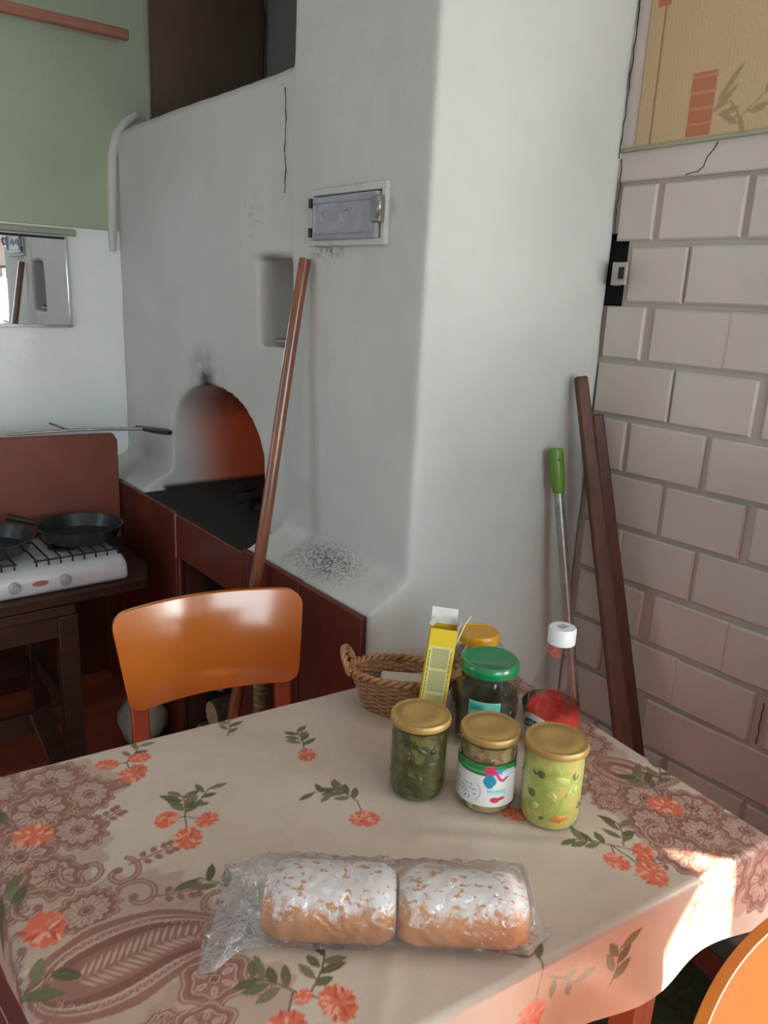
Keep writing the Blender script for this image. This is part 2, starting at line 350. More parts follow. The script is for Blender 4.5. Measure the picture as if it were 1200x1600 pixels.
# ------------------------------------------------------------------ room shell
XB, XS, XF, Y1, YL = 1.62, 1.048, 0.928, 1.205, 2.857
ZC = 2.62
fl = MB().box((-1.6, -1.9, -0.08), (1.75, 3.0, -0.012)).build('floor', M['crack']); struct(fl, 'red-brown painted plank floor under the table', 'floor')
for i in range(22):
    y = -1.9 + i * 0.2227
    MB().box((-1.6, y + 0.002, -0.03), (1.64, y + 0.2205, 0.0)).build('plank', M['floor'], fl, 0.003)
struct(MB().box((-1.7, -2.0, ZC), (1.8, 3.05, ZC + 0.1)).build('ceiling', M['ceiling']), 'white ceiling above the kitchen', 'ceiling')

wl = MB().box((-1.7, YL, 0), (1.8, YL + 0.12, ZC)).build('wall_left', M['white_wall'])
struct(wl, 'glossy white painted wall behind the mirror and hob', 'wall')
MB().box((-1.6, YL - 0.007, 1.647), (1.158, YL + 0.005, ZC)).build('wallpaper', M['green_wall'], wl, 0.002)['label'] = 'sage green upper wall covering'
MB().box((1.176, YL - 0.004, 1.9), (1.62, YL + 0.005, ZC)).build('board', M['brown_panel'], wl, 0.002)['label'] = 'dark brown board above the stove'
MB().box((-1.6, YL - 0.012, 0.0), (0.938, YL + 0.004, 0.70)).build('shade_board', M['red_board'], wl, 0.003)['label'] = 'dark red-brown board standing in for shade low on the wall'  # dark board stands in for the shade behind the stool
tr1 = MB().box((-1.0, YL - 0.016, 1.618), (0.895, YL + 0.004, 1.640)).build('trim_1', M['trim'], None, 0.004); struct(tr1, 'narrow olive-grey batten above the mirror', 'trim')
tr2 = MB().tube([(1.166, YL - 0.005, 1.98), (1.167, YL - 0.005, ZC)], 0.011, 8).build('trim_2', M['trim'], None, smooth=60); struct(tr2, 'thin vertical moulding between green and brown wall', 'trim')

# rear wall (behind the camera) with an added window, and side wall with a window
wr = MB()
for lo, hi in (((-1.7, 0), (-0.30, ZC)), ((0.90, 0), (1.8, ZC)), ((-0.30, 0), (0.90, 0.95)), ((-0.30, 1.95), (0.90, ZC))): wr.box((lo[0], -1.92, lo[1]), (hi[0], -1.8, hi[1]))
struct(wr.build('wall_rear', M['blue_wall']), 'pale blue wall with an added window behind the photographer', 'wall')
ws = MB()
for lo, hi in (((-1.72, -1.9, 0), (-1.6, 1.6, ZC)), ((-1.72, 2.5, 0), (-1.6, 3.0, ZC)), ((-1.72, 1.6, 0), (-1.6, 2.5, 0.95)), ((-1.72, 1.6, 1.95), (-1.6, 2.5, ZC))): ws.box(lo, hi)
struct(ws.build('wall_side', M['blue_wall']), 'pale blue wall with a window facing the stove', 'wall')
def window(name, label):
    w0 = thing(name, label, 'window'); w0['kind'] = 'structure'
    return w0
wn1 = window('window_1', 'white framed window in the pale blue right wall')
for a, b in (((-1.75, 0.9), (-1.70, 2.02)), ((-0.29, 0.9), (-0.25, 2.02)), ((-1.02, 0.9), (-0.98, 2.02)), ((-1.75, 0.9), (-0.25, 0.94)), ((-1.75, 1.98), (-0.25, 2.02))):
    MB().box((1.70, a[0], a[1]), (1.74, b[0], b[1])).build('window_frame', M['white_cap'], wn1, 0.003)
wn2 = window('window_2', 'white framed window in the side wall facing the stove')
for a, b in (((1.6, 0.95), (1.65, 1.95)), ((2.45, 0.95), (2.5, 1.95)), ((2.03, 0.95), (2.07, 1.95)), ((1.6, 0.95), (2.5, 1.0)), ((1.6, 1.90), (2.5, 1.95))):
    MB().box((-1.69, a[0], a[1]), (-1.65, b[0], b[1])).build('window_frame', M['white_cap'], wn2, 0.003)
wn3 = window('fill_window', 'added white framed window for fill light in the rear wall')  # added frame around the rear fill
for a, b in (((-0.30, 0.95), (-0.25, 1.95)), ((0.85, 0.95), (0.90, 1.95)), ((0.28, 0.95), (0.32, 1.95)), ((-0.30, 0.95), (0.90, 1.0)), ((-0.30, 1.90), (0.90, 1.95))):
    MB().box((a[0], -1.90, a[1]), (b[0], -1.86, b[1])).build('window_frame', M['white_cap'], wn3, 0.003)
bl = thing('sun_cut_blind', 'added beige blind cutting the sun at the right-hand window', 'blind', (1.665, -1.0, 0))  # unseen blind, added to limit the sun beam
MB().tube([(0, -0.74, 2.0), (0, 0.74, 2.0)], 0.018, 10).build('roller', M['white_cap'], bl, smooth=60)
MB().box((-0.002, -0.74, 1.56), (0.002, 0.74, 2.0)).build('cloth', M['curtain'], bl)
MB().box((-0.006, -0.743, 1.545), (0.006, 0.743, 1.565)).build('bottom_bar', M['dark_wood'], bl, 0.002)

# right wall: brick part with separate bricks, plain part towards the camera
br = MB()
hz0, hz1, hy = 1.475, 1.640, 1.160
br.box((XB + 0.004, 0.37, 0), (1.80, hy, ZC)); br.box((XB + 0.004, hy, 0), (1.80, YL, hz0)); br.box((XB + 0.004, hy, hz1), (1.80, YL, ZC)); br.box((1.70, hy, hz0), (1.80, YL, hz1))
wb = br.build('wall_right', M['mortar']); struct(wb, 'whitewashed brick wall right of the stove', 'wall')
MB().box((XB - 0.009, 0.37, 1.750), (XB + 0.01, 1.207, 1.818)).build('plaster_band', M['brick'], wb, 0.004)
MB().box((XB - 0.010, 1.164, 1.815), (XB + 0.01, 1.208, ZC)).build('plaster_strip', M['brick'], wb, 0.004)
def brick_mesh(L, h, mat):
    b = MB(); x0 = XB + 0.008; x1 = XB - 0.005; c = 0.0045
    vs = [(x0, -L, -h), (x0, L, -h), (x0, L, h), (x0, -L, h), (x1 + c, -L, -h), (x1 + c, L, -h), (x1 + c, L, h), (x1 + c, -L, h),
          (x1, -L + c, -h + c), (x1, L - c, -h + c), (x1, L - c, h - c), (x1, -L + c, h - c)]
    fs = [(3, 2, 1, 0)] + [(i, (i + 1) % 4, 4 + (i + 1) % 4, 4 + i) for i in range(4)] + [(4 + i, 4 + (i + 1) % 4, 8 + (i + 1) % 4, 8 + i) for i in range(4)] + [(8, 9, 10, 11)]
    b.add(vs, fs); me = bpy.data.meshes.new('brick'); me.from_pydata(b.v, [], b.f); me.update()
    bm = bmesh.new(); bm.from_mesh(me); bmesh.ops.recalc_face_normals(bm, faces=bm.faces); bm.to_mesh(me); bm.free(); me.materials.append(mat); return me
PZ, PY, JT = 0.1326, 0.2045, 0.006
rows = [(1.613 + PZ / 2 + 0.002, 1.0955), (1.548, 1.004), (1.4145, 1.083), (1.2815, 0.985), (1.149, 1.083), (1.017, 0.977), (0.885, 1.072), (0.7505, 0.972), (0.6165, 0.872), (0.484, 0.959), (0.352, 0.861), (0.2195, 0.957), (0.087, 0.861)]
full = brick_mesh(PY / 2 - JT, PZ / 2 - JT, M['brick']); cache = {}
for zi, (zc, yj) in enumerate(rows):
    js = sorted([yj + k * PY for k in range(-5, 4)])
    top = 1.2 if not (1.44 < zc < 1.66) else (1.158 if zc > 1.5 else 1.2)
    edges = [0.372] + [j for j in js if 0.40 < j < top - 0.02] + [top + 0.002]
    for a, b in zip(edges[:-1], edges[1:]):
        L = (b - a) / 2 - JT
        if abs(b - a - PY) < 1e-4: me = full
        else:
            k = round(L, 3)
            if k not in cache: cache[k] = brick_mesh(L, PZ / 2 - JT, M['brick'])
            me = cache[k]
        o = bpy.data.objects.new('brick', me); COL.objects.link(o); o.parent = wb
        o.location = (random.uniform(-0.0025, 0.002), (a + b) / 2, zc + random.uniform(-0.0015, 0.0015)); o.rotation_euler = (random.uniform(-0.006, 0.006), 0, random.uniform(-0.008, 0.008))
# sooty hole at the corner
MB().box((1.64, hy + 0.002, hz0 + 0.002), (1.698, 1.30, hz1 - 0.002)).build('hole', M['soot'], wb, 0.004)['label'] = 'black sooty hole beside the stove'
MB().box((XB - 0.004, 1.72, 1.97), (XB + 0.006, YL - 0.002, ZC - 0.002)).build('grey_slab', M['grey_wall'], wb)['label'] = 'dark grey slab above the stove'  # darker grey slab over this part of the wall
# wallpaper above the bricks
def wallpaper():
    ys = np.linspace(0.37, 1.166, 300); zs = np.linspace(1.820, 2.62, 290)
    Yg, Zg = np.meshgrid(ys, zs); p = Paint(Yg, Zg, (0.50, 0.375, 0.215))
    p.C *= (1 + 0.05 * np.sin(Yg * 700))[..., None] * (1 + 0.03 * rng.standard_normal(Yg.shape))[..., None]
    red = (0.42, 0.155, 0.075)
    p.line([(1.128, 1.82), (1.128, 2.60)], 0.004, (0.25, 0.12, 0.07))
    p.rect(1.116, 1.150, 2.092, 2.14, red)
    p.rect(0.985, 1.042, 1.826, 1.95, red)
    for z in (1.85, 1.88, 1.91, 1.94): p.line([(0.985, z), (1.042, z)], 0.004, (0.50, 0.24, 0.13))
    dk = (0.31, 0.235, 0.12)
    for (y, z, L, a) in ((0.985, 1.87, 0.065, 2.4), (0.98, 1.885, 0.085, 2.2), (0.975, 1.86, 0.05, 2.9), (0.97, 1.865, 0.05, -2.6), (0.93, 1.86, 0.05, -2.0)):
        p.leaf(y, z, L, 0.012, a, dk)
    p.line([(0.985, 1.87), (0.95, 1.885), (0.93, 1.86), (0.945, 1.84)], 0.004, dk)
    p.line([(0.92, 1.855), (0.88, 1.89), (0.85, 1.915)], 0.003, dk)
    for (y, z, a) in ((0.88, 1.89, 2.0), (0.87, 1.895, 2.6), (0.86, 1.91, 1.8), (0.85, 1.915, 2.4), (0.91, 1.86, 3.1), (0.90, 1.865, 3.0)): p.leaf(y, z, 0.036, 0.010, a, dk)
    p.rect(0.3, 1.06, 1.82, 1.828, (0.45, 0.30, 0.2), 0.6)
    P = np.zeros(Yg.shape + (3,)); P[..., 0] = XB - 0.013; P[..., 1] = Yg; P[..., 2] = Zg
    o = link('wallpaper', grid_mesh('wallpaper', P, p.C), vcol('wallpaper_print', 0.6, (60, 0.1, 0.003)), wb)
    so = o.modifiers.new('thick', 'SOLIDIFY'); so.thickness = 0.012; so.offset = 1
    o['label'] = 'tan wallpaper with terracotta blocks and leaf sprays'
wallpaper()
MB().beam((XB - 0.012, 0.37, 1.824), (XB - 0.012, 1.20, 1.816), 0.012, 0.009).build('wallpaper_edge', M['trim'], wb, 0.002)
def crack(pts, wd, parent, gaps=0.0):
    c = MB(); r4 = random.Random(len(pts) * 31 + int(pts[0][1] * 1000)); fine = []
    for p, q in zip(pts[:-1], pts[1:]):
        n = max(2, int((Vector(q) - Vector(p)).length / 0.012))
        for k in range(n):
            m = Vector(p).lerp(Vector(q), k / n); fine.append(m + Vector((0, r4.uniform(-1, 1) * 0.0018, r4.uniform(-1, 1) * 0.002)))
    fine.append(Vector(pts[-1])); w0 = wd
    for p, q in zip(fine[:-1], fine[1:]):
        if r4.random() < gaps: continue
        w1 = wd * r4.uniform(0.25, 0.9); c.beam(p, q, w0 * 0.7, 0.0016, w2=w1 * 0.7); w0 = w1
    return c.build('crack', M['crack'], parent)
xq = XB - 0.0095
crack([(xq, 0.965, 1.812), (xq, 0.985, 1.785), (xq, 0.992, 1.765), (xq, 1.000, 1.758), (xq, 1.03, 1.753)], 0.0035, wb)
crack([(XB - 0.0005, 0.77, 0.80), (XB - 0.0005, 0.772, 0.69)], 0.003, wb)
crack([(XB - 0.0005, 0.667, 0.66), (XB - 0.0005, 0.668, 0.56)], 0.004, wb)
crack([(XB - 0.014, 1.198, 2.3), (XB - 0.014, 1.196, 2.05), (XB - 0.014, 1.200, 1.9), (XB - 0.02, 1.197, 1.86), (XB - 0.02, 1.199, 1.80)], 0.006, wb)
crack([(XB - 0.012, 1.198, 1.80), (XB - 0.012, 1.193, 1.74), (XB - 0.012, 1.196, 1.70), (XB - 0.012, 1.193, 1.64)], 0.0035, wb)
sk = MB().box((XB - 0.013, 0.37, 0.0), (XB + 0.006, 1.2, 0.055)).build('baseboard_right', M['grey_wall'], None, 0.003); struct(sk, 'grey painted baseboard along the brick wall', 'baseboard')
wr2 = MB()
for lo, hi in (((-0.25, 0), (0.37, ZC)), ((-1.9, 0), (-1.75, ZC)), ((-1.75, 0), (-0.25, 0.9)), ((-1.75, 2.02), (-0.25, ZC))): wr2.box((XB + 0.004, lo[0], lo[1]), (1.80, hi[0], hi[1]))
struct(wr2.build('wall_right_rear', M['blue_wall']), 'pale blue wall with the sunny window', 'wall')
fg = thing('white_cabinet', 'pinkish white cabinet edge at the right photo border', 'cabinet', (1.44, 0.24, 0))
MB().box((-0.16, -0.24, 0.06), (0.155, 0.235, 1.20)).build('body', M['white_trim'], fg, 0.006)
MB().box((-0.178, -0.235, 0.07), (-0.162, 0.233, 1.19)).build('door', M['white_trim'], fg, 0.006)
MB().box((-0.165, -0.24, 1.201), (0.16, 0.236, 1.225)).build('top', M['white_trim'], fg, 0.005)
MB().box((-0.14, -0.22, 0.0), (0.14, 0.22, 0.059)).build('plinth', M['black'], fg)
MB().tube([(-0.178, -0.19, 0.80), (-0.195, -0.19, 0.80), (-0.195, -0.19, 0.95), (-0.178, -0.19, 0.95)], 0.005, 8).build('handle', M['steel'], fg, smooth=60)
# damper tab
dt = thing('damper_tab', 'pale metal damper tab sticking out of the sooty wall hole', 'damper', (1.60, 1.165, 1.548))
pl = MB().beam((0.055, 0.024, 0.0), (-0.012, 0.006, 0.0), 0.052, 0.004, side=(0, 0, 1)).beam((-0.012, 0.006, 0.0), (-0.024, -0.042, 0.0), 0.050, 0.004, side=(0, 0, 1)).build('plate', M['tin'], dt, 0.0015)
MB().box((-0.026, -0.034, -0.012), (-0.021, -0.020, 0.014)).build('notch', M['crack'], pl)

# ------------------------------------------------------------------ masonry stove
stove = thing('masonry_stove', 'large whitewashed masonry stove with arched mouth and chimney column', 'stove', (0, 0, 0))
def boolean_cut(o, cutters):
    for c in cutters:
        m = o.modifiers.new('cut', 'BOOLEAN'); m.operation = 'DIFFERENCE'; m.solver = 'EXACT'; m.object = c
    dg = bpy.context.evaluated_depsgraph_get(); me = bpy.data.meshes.new_from_object(o.evaluated_get(dg))
    o.modifiers.clear(); old = o.data; o.data = me; bpy.data.meshes.remove(old)
    for c in cutters: bpy.data.objects.remove(c, do_unlink=True)
sb = MB()
sb.prism([(XS, 0.0), (XB, 0.0), (XB, 1.978), (XS + 0.02, 1.978), (XS, 1.955)], 1.205, YL + 0.01, axis=1)
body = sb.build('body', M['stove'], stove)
# union pieces by voxel remesh: chimney column + plinth with sloping shoulder
u2 = MB().box((XS - 0.004, Y1 - 0.003, 0.0), (XB, 1.705, ZC)).build('tmp_chimney', None)
u3 = MB().prism([(XF + 0.012, 0.0), (XB, 0.0), (XB, 0.86), (XS - 0.005, 0.872), (XF + 0.03, 0.832), (XF + 0.012, 0.818)], Y1 - 0.002, YL, axis=1).build('tmp_plinth', None)
def arch(y0, y1, z0, zs, zt, n=14):
    c = (y0 + y1) / 2; h = (y1 - y0) / 2
    return [(y0, z0), (y1, z0)] + [(c + h * math.cos(PI * i / n), zs + (zt - zs) * math.sin(PI * i / n) ** 0.9) for i in range(n + 1)]
cut1 = MB().prism(arch(1.838, 2.445, 0.812, 0.99, 1.192), 0.9, 1.56, axis=0).build('tmp_c1', None)
cut1b = MB().box((0.8, 1.735, 0.812), (XS + 0.004, 2.445, 0.90)).build('tmp_c1b', None)
cut2 = MB().box((0.9, 1.703, 1.335), (XS + 0.14, 1.872, 1.551)).build('tmp_c2', None)
cut3 = MB().box((0.9, 1.345, 1.585), (XS + 0.05, 1.597, 1.688)).build('tmp_c3', None)
cut4 = MB().box((0.8, 1.76, 0.02), (1.5, 2.135, 0.680)).build('tmp_c4', None)
for u in (u2, u3):
    m = body.modifiers.new('u', 'BOOLEAN'); m.operation = 'UNION'; m.solver = 'EXACT'; m.object = u
dg = bpy.context.evaluated_depsgraph_get(); me_ = bpy.data.meshes.new_from_object(body.evaluated_get(dg)); body.modifiers.clear(); body.data = me_
for u in (u2, u3): bpy.data.objects.remove(u, do_unlink=True)
boolean_cut(body, [cut1, cut1b, cut2, cut3, cut4])
rm = body.modifiers.new('remesh', 'REMESH'); rm.mode = 'VOXEL'; rm.voxel_size = 0.0105; rm.use_smooth_shade = True
sm = body.modifiers.new('smooth', 'SMOOTH'); sm.factor = 0.5; sm.iterations = 4
tx = bpy.data.textures.new('uneven', 'CLOUDS'); tx.noise_scale = 0.22; tx.noise_depth = 2
ds = body.modifiers.new('uneven', 'DISPLACE'); ds.texture = tx; ds.strength = 0.010; ds.mid_level = 0.5; ds.texture_coords = 'GLOBAL'
dg = bpy.context.evaluated_depsgraph_get(); me_ = bpy.data.meshes.new_from_object(body.evaluated_get(dg)); body.modifiers.clear(); body.data = me_
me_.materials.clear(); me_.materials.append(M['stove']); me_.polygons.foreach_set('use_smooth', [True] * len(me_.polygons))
MB().tube([(1.020, YL - 0.004, 1.58), (1.022, YL - 0.004, 1.66), (1.028, YL - 0.004, 1.80), (1.033, YL - 0.004, 1.89), (1.052, YL - 0.004, 1.955), (1.085, YL - 0.004, 2.0), (1.125, YL - 0.004, 2.03)],
          [0.012, 0.016, 0.017, 0.017, 0.017, 0.016, 0.012], 10).build('plaster_bead', M['stove'], stove, smooth=80)
hp = MB().box((XF + 0.004, 1.75, 0.795), (1.50, 2.42, 0.818)).build('hearth_plate', M['soot'], stove, 0.005); hp['label'] = 'black sooty hearth floor'
ash = MB()
for i in range(26):
    ash.ball((random.uniform(1.1, 1.45), random.uniform(1.95, 2.35), 0.822), (random.uniform(.02, .05), random.uniform(.02, .05), random.uniform(.008, .02)), 7, 5, 0.2)
o = ash.build('ash', M['soot'], stove); o['kind'] = 'stuff'
# painted board cladding of the plinth
def panel(y0, y1, z0, z1, nm='cladding_board', m='red_board', t=0.014):
    return MB().box((XF - 0.004, y0, z0), (XF - 0.004 + t, y1, z1)).build(nm, M[m], stove, 0.003)
panel(1.207, 1.452, 0.0, 0.820); panel(1.455, 1.732, 0.0, 0.822); panel(1.736, 2.150, 0.678, 0.812); panel(2.158, 2.62, 0.0, 0.815); panel(2.623, 2.84, 0.0, 0.818)
panel(1.735, 1.764, 0.0, 0.677); panel(2.131, 2.156, 0.0, 0.677)
MB().box((XF - 0.006, 2.1505, 0.672), (XF + 0.002, 2.1575, 0.812)).build('batten', M['rail'], stove, 0.001)
# plaster crack over the niche
crack([(XS - 0.006, 1.737, 1.93), (XS - 0.006, 1.733, 1.86), (XS - 0.006, 1.738, 1.80), (XS - 0.006, 1.732, 1.75), (XS - 0.006, 1.736, 1.70)], 0.004, stove)
# cast iron cleaning hatch
hf = MB()
for lo, hi in (((1.330, 1.575), (1.612, 1.589)), ((1.330, 1.683), (1.612, 1.698)), ((1.330, 1.588), (1.346, 1.684)), ((1.597, 1.588), (1.612, 1.684))):
    hf.box((XS - 0.013, lo[0], lo[1]), (XS + 0.02, hi[0], hi[1]))
frame = hf.build('hatch_frame', M['stove'], stove, 0.003); frame['label'] = 'limewashed hatch frame'
door = MB().box((XS - 0.019, 1.352, 1.588), (XS + 0.0, 1.594, 1.680)).build('hatch_door', M['hatch'], stove, 0.004); door['label'] = 'blue-grey cast iron hatch door'
for lo, hi in (((1.366, 1.600), (1.582, 1.604)), ((1.366, 1.664), (1.582, 1.668)), ((1.366, 1.604), (1.370, 1.664)), ((1.578, 1.604), (1.582, 1.664))):
    MB().box((XS - 0.023, lo[0], lo[1]), (XS - 0.016, hi[0], hi[1])).build('moulding', M['hatch'], door, 0.002)
for yc in (1.535, 1.455):
    MB().tube([(XS - 0.02, yc + 0.02 * math.cos(a), 1.634 + 0.017 * math.sin(a)) for a in np.linspace(-0.7, 3.4, 12)], 0.0028, 6).build('relief', M['hatch'], door, smooth=60)
for zc in (1.605, 1.668): MB().tube([(XS - 0.016, 1.604, zc - 0.010), (XS - 0.016, 1.604, zc + 0.010)], 0.005, 8).build('hinge', M['iron'], stove, smooth=60)
lt = MB().box((XS - 0.026, 1.334, 1.618), (XS - 0.010, 1.362, 1.670)).build('latch', M['steel'], stove, 0.003)
MB().tube([(XS - 0.030, 1.336, 1.628), (XS - 0.034, 1.325, 1.640), (XS - 0.034, 1.322, 1.652), (XS - 0.030, 1.334, 1.662)], 0.0055, 8).build('latch_ring', M['steel'], lt, smooth=60)

# things in the niche
mb = thing('matchbox', 'tiny matchbox lying in the wall niche of the stove', 'matchbox', (XS + 0.05, 1.735, 1.343), 0.5)
MB().box((-0.018, -0.026, 0), (0.018, 0.026, 0.013)).build('sleeve', M['dark_wood'], mb, 0.001); MB().box((-0.016, -0.029, 0.002), (0.016, 0.024, 0.011)).build('tray', M['paper'], mb)
tl = MB().lathe([(0.034, 0), (0.036, 0.003), (0.036, 0.008), (0.033, 0.010), (0.0, 0.009)], 24, (XS + 0.045, 1.795, 1.343)).build('tin_lid', M['steel'], None, smooth=40)
tag(tl, 'small dull tin lid in the wall niche of the stove', 'lid')

# ------------------------------------------------------------------ far left corner
# wooden rail on the green wall
rl = thing('wooden_rail', 'pinkish wooden rail high on the sage green wall', 'rail', (0, 0, 0))
MB().beam((0.20, 2.75, 2.232), (1.060, 2.742, 2.236), 0.026, 0.030).build('bar', M['rail'], rl, 0.003)
MB().beam((0.35, 2.76, 2.225), (0.35, YL, 2.225), 0.02, 0.02).build('bracket', M['dark_wood'], rl, 0.002)
mi = thing('wall_mirror', 'rectangular mirror with chrome edge on the white wall', 'mirror', (0, YL, 0))
MB().box((0.20, -0.012, 1.326), (0.860, -0.004, 1.606)).build('glass', M['mirror'], mi)
MB().prism([(0.858, 1.322), (0.870, 1.322), (0.866, 1.612), (0.855, 1.612)], -0.016, -0.002, axis=1).build('chrome_edge', M['chrome'], mi, 0.003)
MB().box((0.20, -0.014, 1.318), (0.868, -0.002, 1.327)).build('bottom_edge', M['steel'], mi, 0.001)
MB().box((0.20, -0.014, 1.605), (0.862, -0.002, 1.613)).build('top_edge', M['crack'], mi, 0.001)
cb = MB().tube([(1.598, YL - 0.03, 1.985), (1.597, YL - 0.028, 2.2), (1.600, YL - 0.03, 2.43), (1.585, YL - 0.03, 2.52), (1.590, YL - 0.03, ZC)], 0.007, 8).build('cable', M['black'], None, smooth=60)
tag(cb, 'black cable running up the dark corner above the stove', 'cable')

rb = MB().prism([(0.25, 0.617), (0.920, 0.617), (0.920, 0.960), (0.905, 0.985), (0.25, 1.0)], 2.606, 2.624, axis=1).build('splashback_board', M['red_panel'], None, 0.004)
tag(rb, 'terracotta painted board standing behind the gas hob', 'board')

# stand for the hob: board top on a stool
st = thing('stool', 'dark brown wooden stool carrying the hob board', 'stool', (0.37, 2.40, 0.0), 0.0)
MB().box((-0.24, -0.21, 0.540), (0.26, 0.2, 0.572)).build('seat', M['dark_wood'], st, 0.004)
for sx in (-0.225, 0.235):
    for sy in (-0.19, 0.18):
        MB().box((sx - 0.028, sy - 0.024, 0), (sx + 0.028, sy + 0.024, 0.54)).build('leg', M['dark_wood'], st, 0.003)
for sy in (-0.192, 0.18):
    MB().box((-0.197, sy - 0.012, 0.475), (0.207, sy + 0.012, 0.54)).build('apron', M['dark_wood'], st, 0.002)
    MB().box((-0.197, sy - 0.012, 0.195), (0.207, sy + 0.012, 0.255)).build('stretcher', M['dark_wood'], st, 0.002)
for sx in (-0.225, 0.235):
    MB().box((sx - 0.012, -0.166, 0.195), (sx + 0.012, 0.156, 0.255)).build('stretcher', M['dark_wood'], st, 0.002)
sbd = MB().prism([(0.02, 2.175), (0.850, 2.200), (0.905, 2.330), (0.905, 2.60), (0.02, 2.60)], 0.573, 0.606).build('worktop_board', M['dark_wood'], None, 0.004)
tag(sbd, 'thick dark board laid on the stool under the gas hob', 'board')

hob = thing('gas_hob', 'white enamel two-burner gas hob on the dark board', 'hob', (0.55, 2.385, 0.606), 0.0)
hb = MB().prism([(-0.33, 0.0), (0.236, 0.0), (0.248, 0.018), (0.248, 0.058), (0.236, 0.070), (-0.33, 0.070)], -0.155, 0.16, axis=1)
MB().prism([(-0.165, 0.0), (0.16, 0.0), (0.16, 0.072), (-0.13, 0.072), (-0.165, 0.055), (-0.172, 0.02)], -0.33, 0.248, axis=0).build('body', M['enamel'], hob, 0.012, seg=3)
for x in (-0.075, 0.062):
    k = MB().lathe([(0.017, 0), (0.017, 0.006), (0.013, 0.010), (0.012, 0.020), (0.0, 0.022)], 20).build('knob', M['grey_knob'], hob, smooth=35, mtx=Matrix.Translation((x, -0.168, 0.036)) @ Matrix.Rotation(PI / 2, 4, 'X'))
MB().lathe([(0.022, 0), (0.022, 0.002), (0.0, 0.0025)], 24, sx=1.0, sy=0.36).build('sticker', M['pink_sticker'], hob, mtx=Matrix.Translation((-0.006, -0.1685, 0.037)) @ Matrix.Rotation(PI / 2, 4, 'X'))
for bx in (-0.18, 0.115):
    MB().lathe([(0.045, 0.072), (0.045, 0.080), (0.03, 0.086), (0.0, 0.086)], 24, (bx, 0.02, 0)).build('burner', M['iron'], hob, smooth=40)
    gr = MB()
    for k in range(8):
        x = bx - 0.118 + k * 0.0337; gr.tube([(x, -0.128, 0.074), (x, -0.128, 0.092), (x, 0.14, 0.092), (x, 0.14, 0.074)], 0.003, 6)
    gr.tube([(bx - 0.125, -0.128, 0.090), (bx + 0.125, -0.128, 0.090)], 0.003, 6); gr.tube([(bx - 0.125, 0.14, 0.090), (bx + 0.125, 0.14, 0.090)], 0.003, 6)
    gr.build('grate', M['iron'], hob, smooth=60)
def pan(x, y, r, ha, label):
    p = thing('frying_pan', label, 'pan', (x, y, 0.7015), ha, 'frying pans on the hob')
    MB().lathe([(0.0, 0.0), (r * 0.80, 0.0), (r * 0.86, 0.004), (r, 0.042), (r + 0.003, 0.046), (r - 0.002, 0.046), (r * 0.84, 0.008), (0.0, 0.006)], 44).build('bowl', M['pan'], p, smooth=35)
    MB().tube([(r - 0.004, 0, 0.036), (r + 0.05, 0, 0.046), (r + 0.10, 0, 0.054)], [0.008, 0.010, 0.012], 8).build('handle', M['black'], p, smooth=60)
pan(0.440, 2.40, 0.140, 3.0, 'dark frying pan cut by the left photo edge on the hob')
pan(0.718, 2.40, 0.125, 2.45, 'dark frying pan on the right burner of the hob')

# spatula lying on the splashback board against the stove
sp = thing('iron_scoop', 'long thin iron scoop resting over the terracotta board by the stove', 'scoop', (0, 0, 0))
MB().tube([(0.575, 2.60, 1.004), (0.80, 2.60, 1.005), (0.985, 2.50, 1.012)], [0.004, 0.005, 0.006], 8).build('handle', M['steel'], sp, smooth=60)
MB().prism([(0.958, 2.545), (0.972, 2.555), (1.036, 2.445), (1.030, 2.405), (1.010, 2.40), (0.985, 2.44)], 1.004, 1.016).build('blade', M['iron'], sp, 0.003)
MB().tube([(0.705, 2.615, 1.03), (0.765, 2.60, 1.004)], 0.004, 6).build('hook', M['steel'], sp, smooth=60)

# ------------------------------------------------------------------ firewood and odds and ends
def log(a, b, r, label, grp='firewood by the stove'):
    t = thing('firewood_log', label, 'log', (0, 0, 0), 0, grp); a = Vector(a); b = Vector(b)
    n = 9; pts = [a + (b - a) * (i / (n - 1)) + Vector((random.uniform(-1, 1), random.uniform(-1, 1), 0)) * r * 0.07 for i in range(n)]
    MB().tube(pts, [r * random.uniform(0.93, 1.05) for _ in range(n)], 11).build('bark', M['bark'], t, smooth=50)
    d = (b - a).normalized()
    for p, s in ((a, -1), (b, 1)):
        q = p + d * s * 0.001; MB().tube([q, q + d * s * 0.002], r * 0.86, 11).build('cut_end', M['cut'], t)
    return t
M['bark'] = simple('bark', (0.115, 0.075, 0.05), (0.05, 0.032, 0.022), 0.9, 16, stretch=(2, 2, 2), bump=0.5, bdist=0.01)
M['cut'] = simple('cut_wood', (0.42, 0.30, 0.19), (0.33, 0.22, 0.13), 0.8, 40)
log((0.99, 1.86, 0.34), (1.42, 1.87, 0.34), 0.055, 'upper log in the opening under the stove, nearer the table'); log((0.97, 1.98, 0.335), (1.42, 1.98, 0.335), 0.052, 'upper log in the opening under the stove, middle')
log((0.965, 1.83, 0.084), (1.42, 1.84, 0.084), 0.052, 'bottom log in the opening under the stove, nearer the table'); log((0.975, 1.95, 0.084), (1.42, 1.945, 0.084), 0.052, 'bottom log in the opening under the stove, middle'); log((0.955, 2.06, 0.084), (1.42, 2.06, 0.084), 0.052, 'bottom log in the opening under the stove, far side')
log((0.98, 1.89, 0.185), (1.42, 1.89, 0.185), 0.053, 'second-layer log in the opening under the stove, nearer the table'); log((0.97, 2.015, 0.186), (1.42, 2.015, 0.186), 0.050, 'second-layer log in the opening under the stove, far side')
log((0.83, 2.06, 0.05), (0.74, 1.80, 0.05), 0.05, 'split log on the floor behind the orange chair', 'logs on the floor')
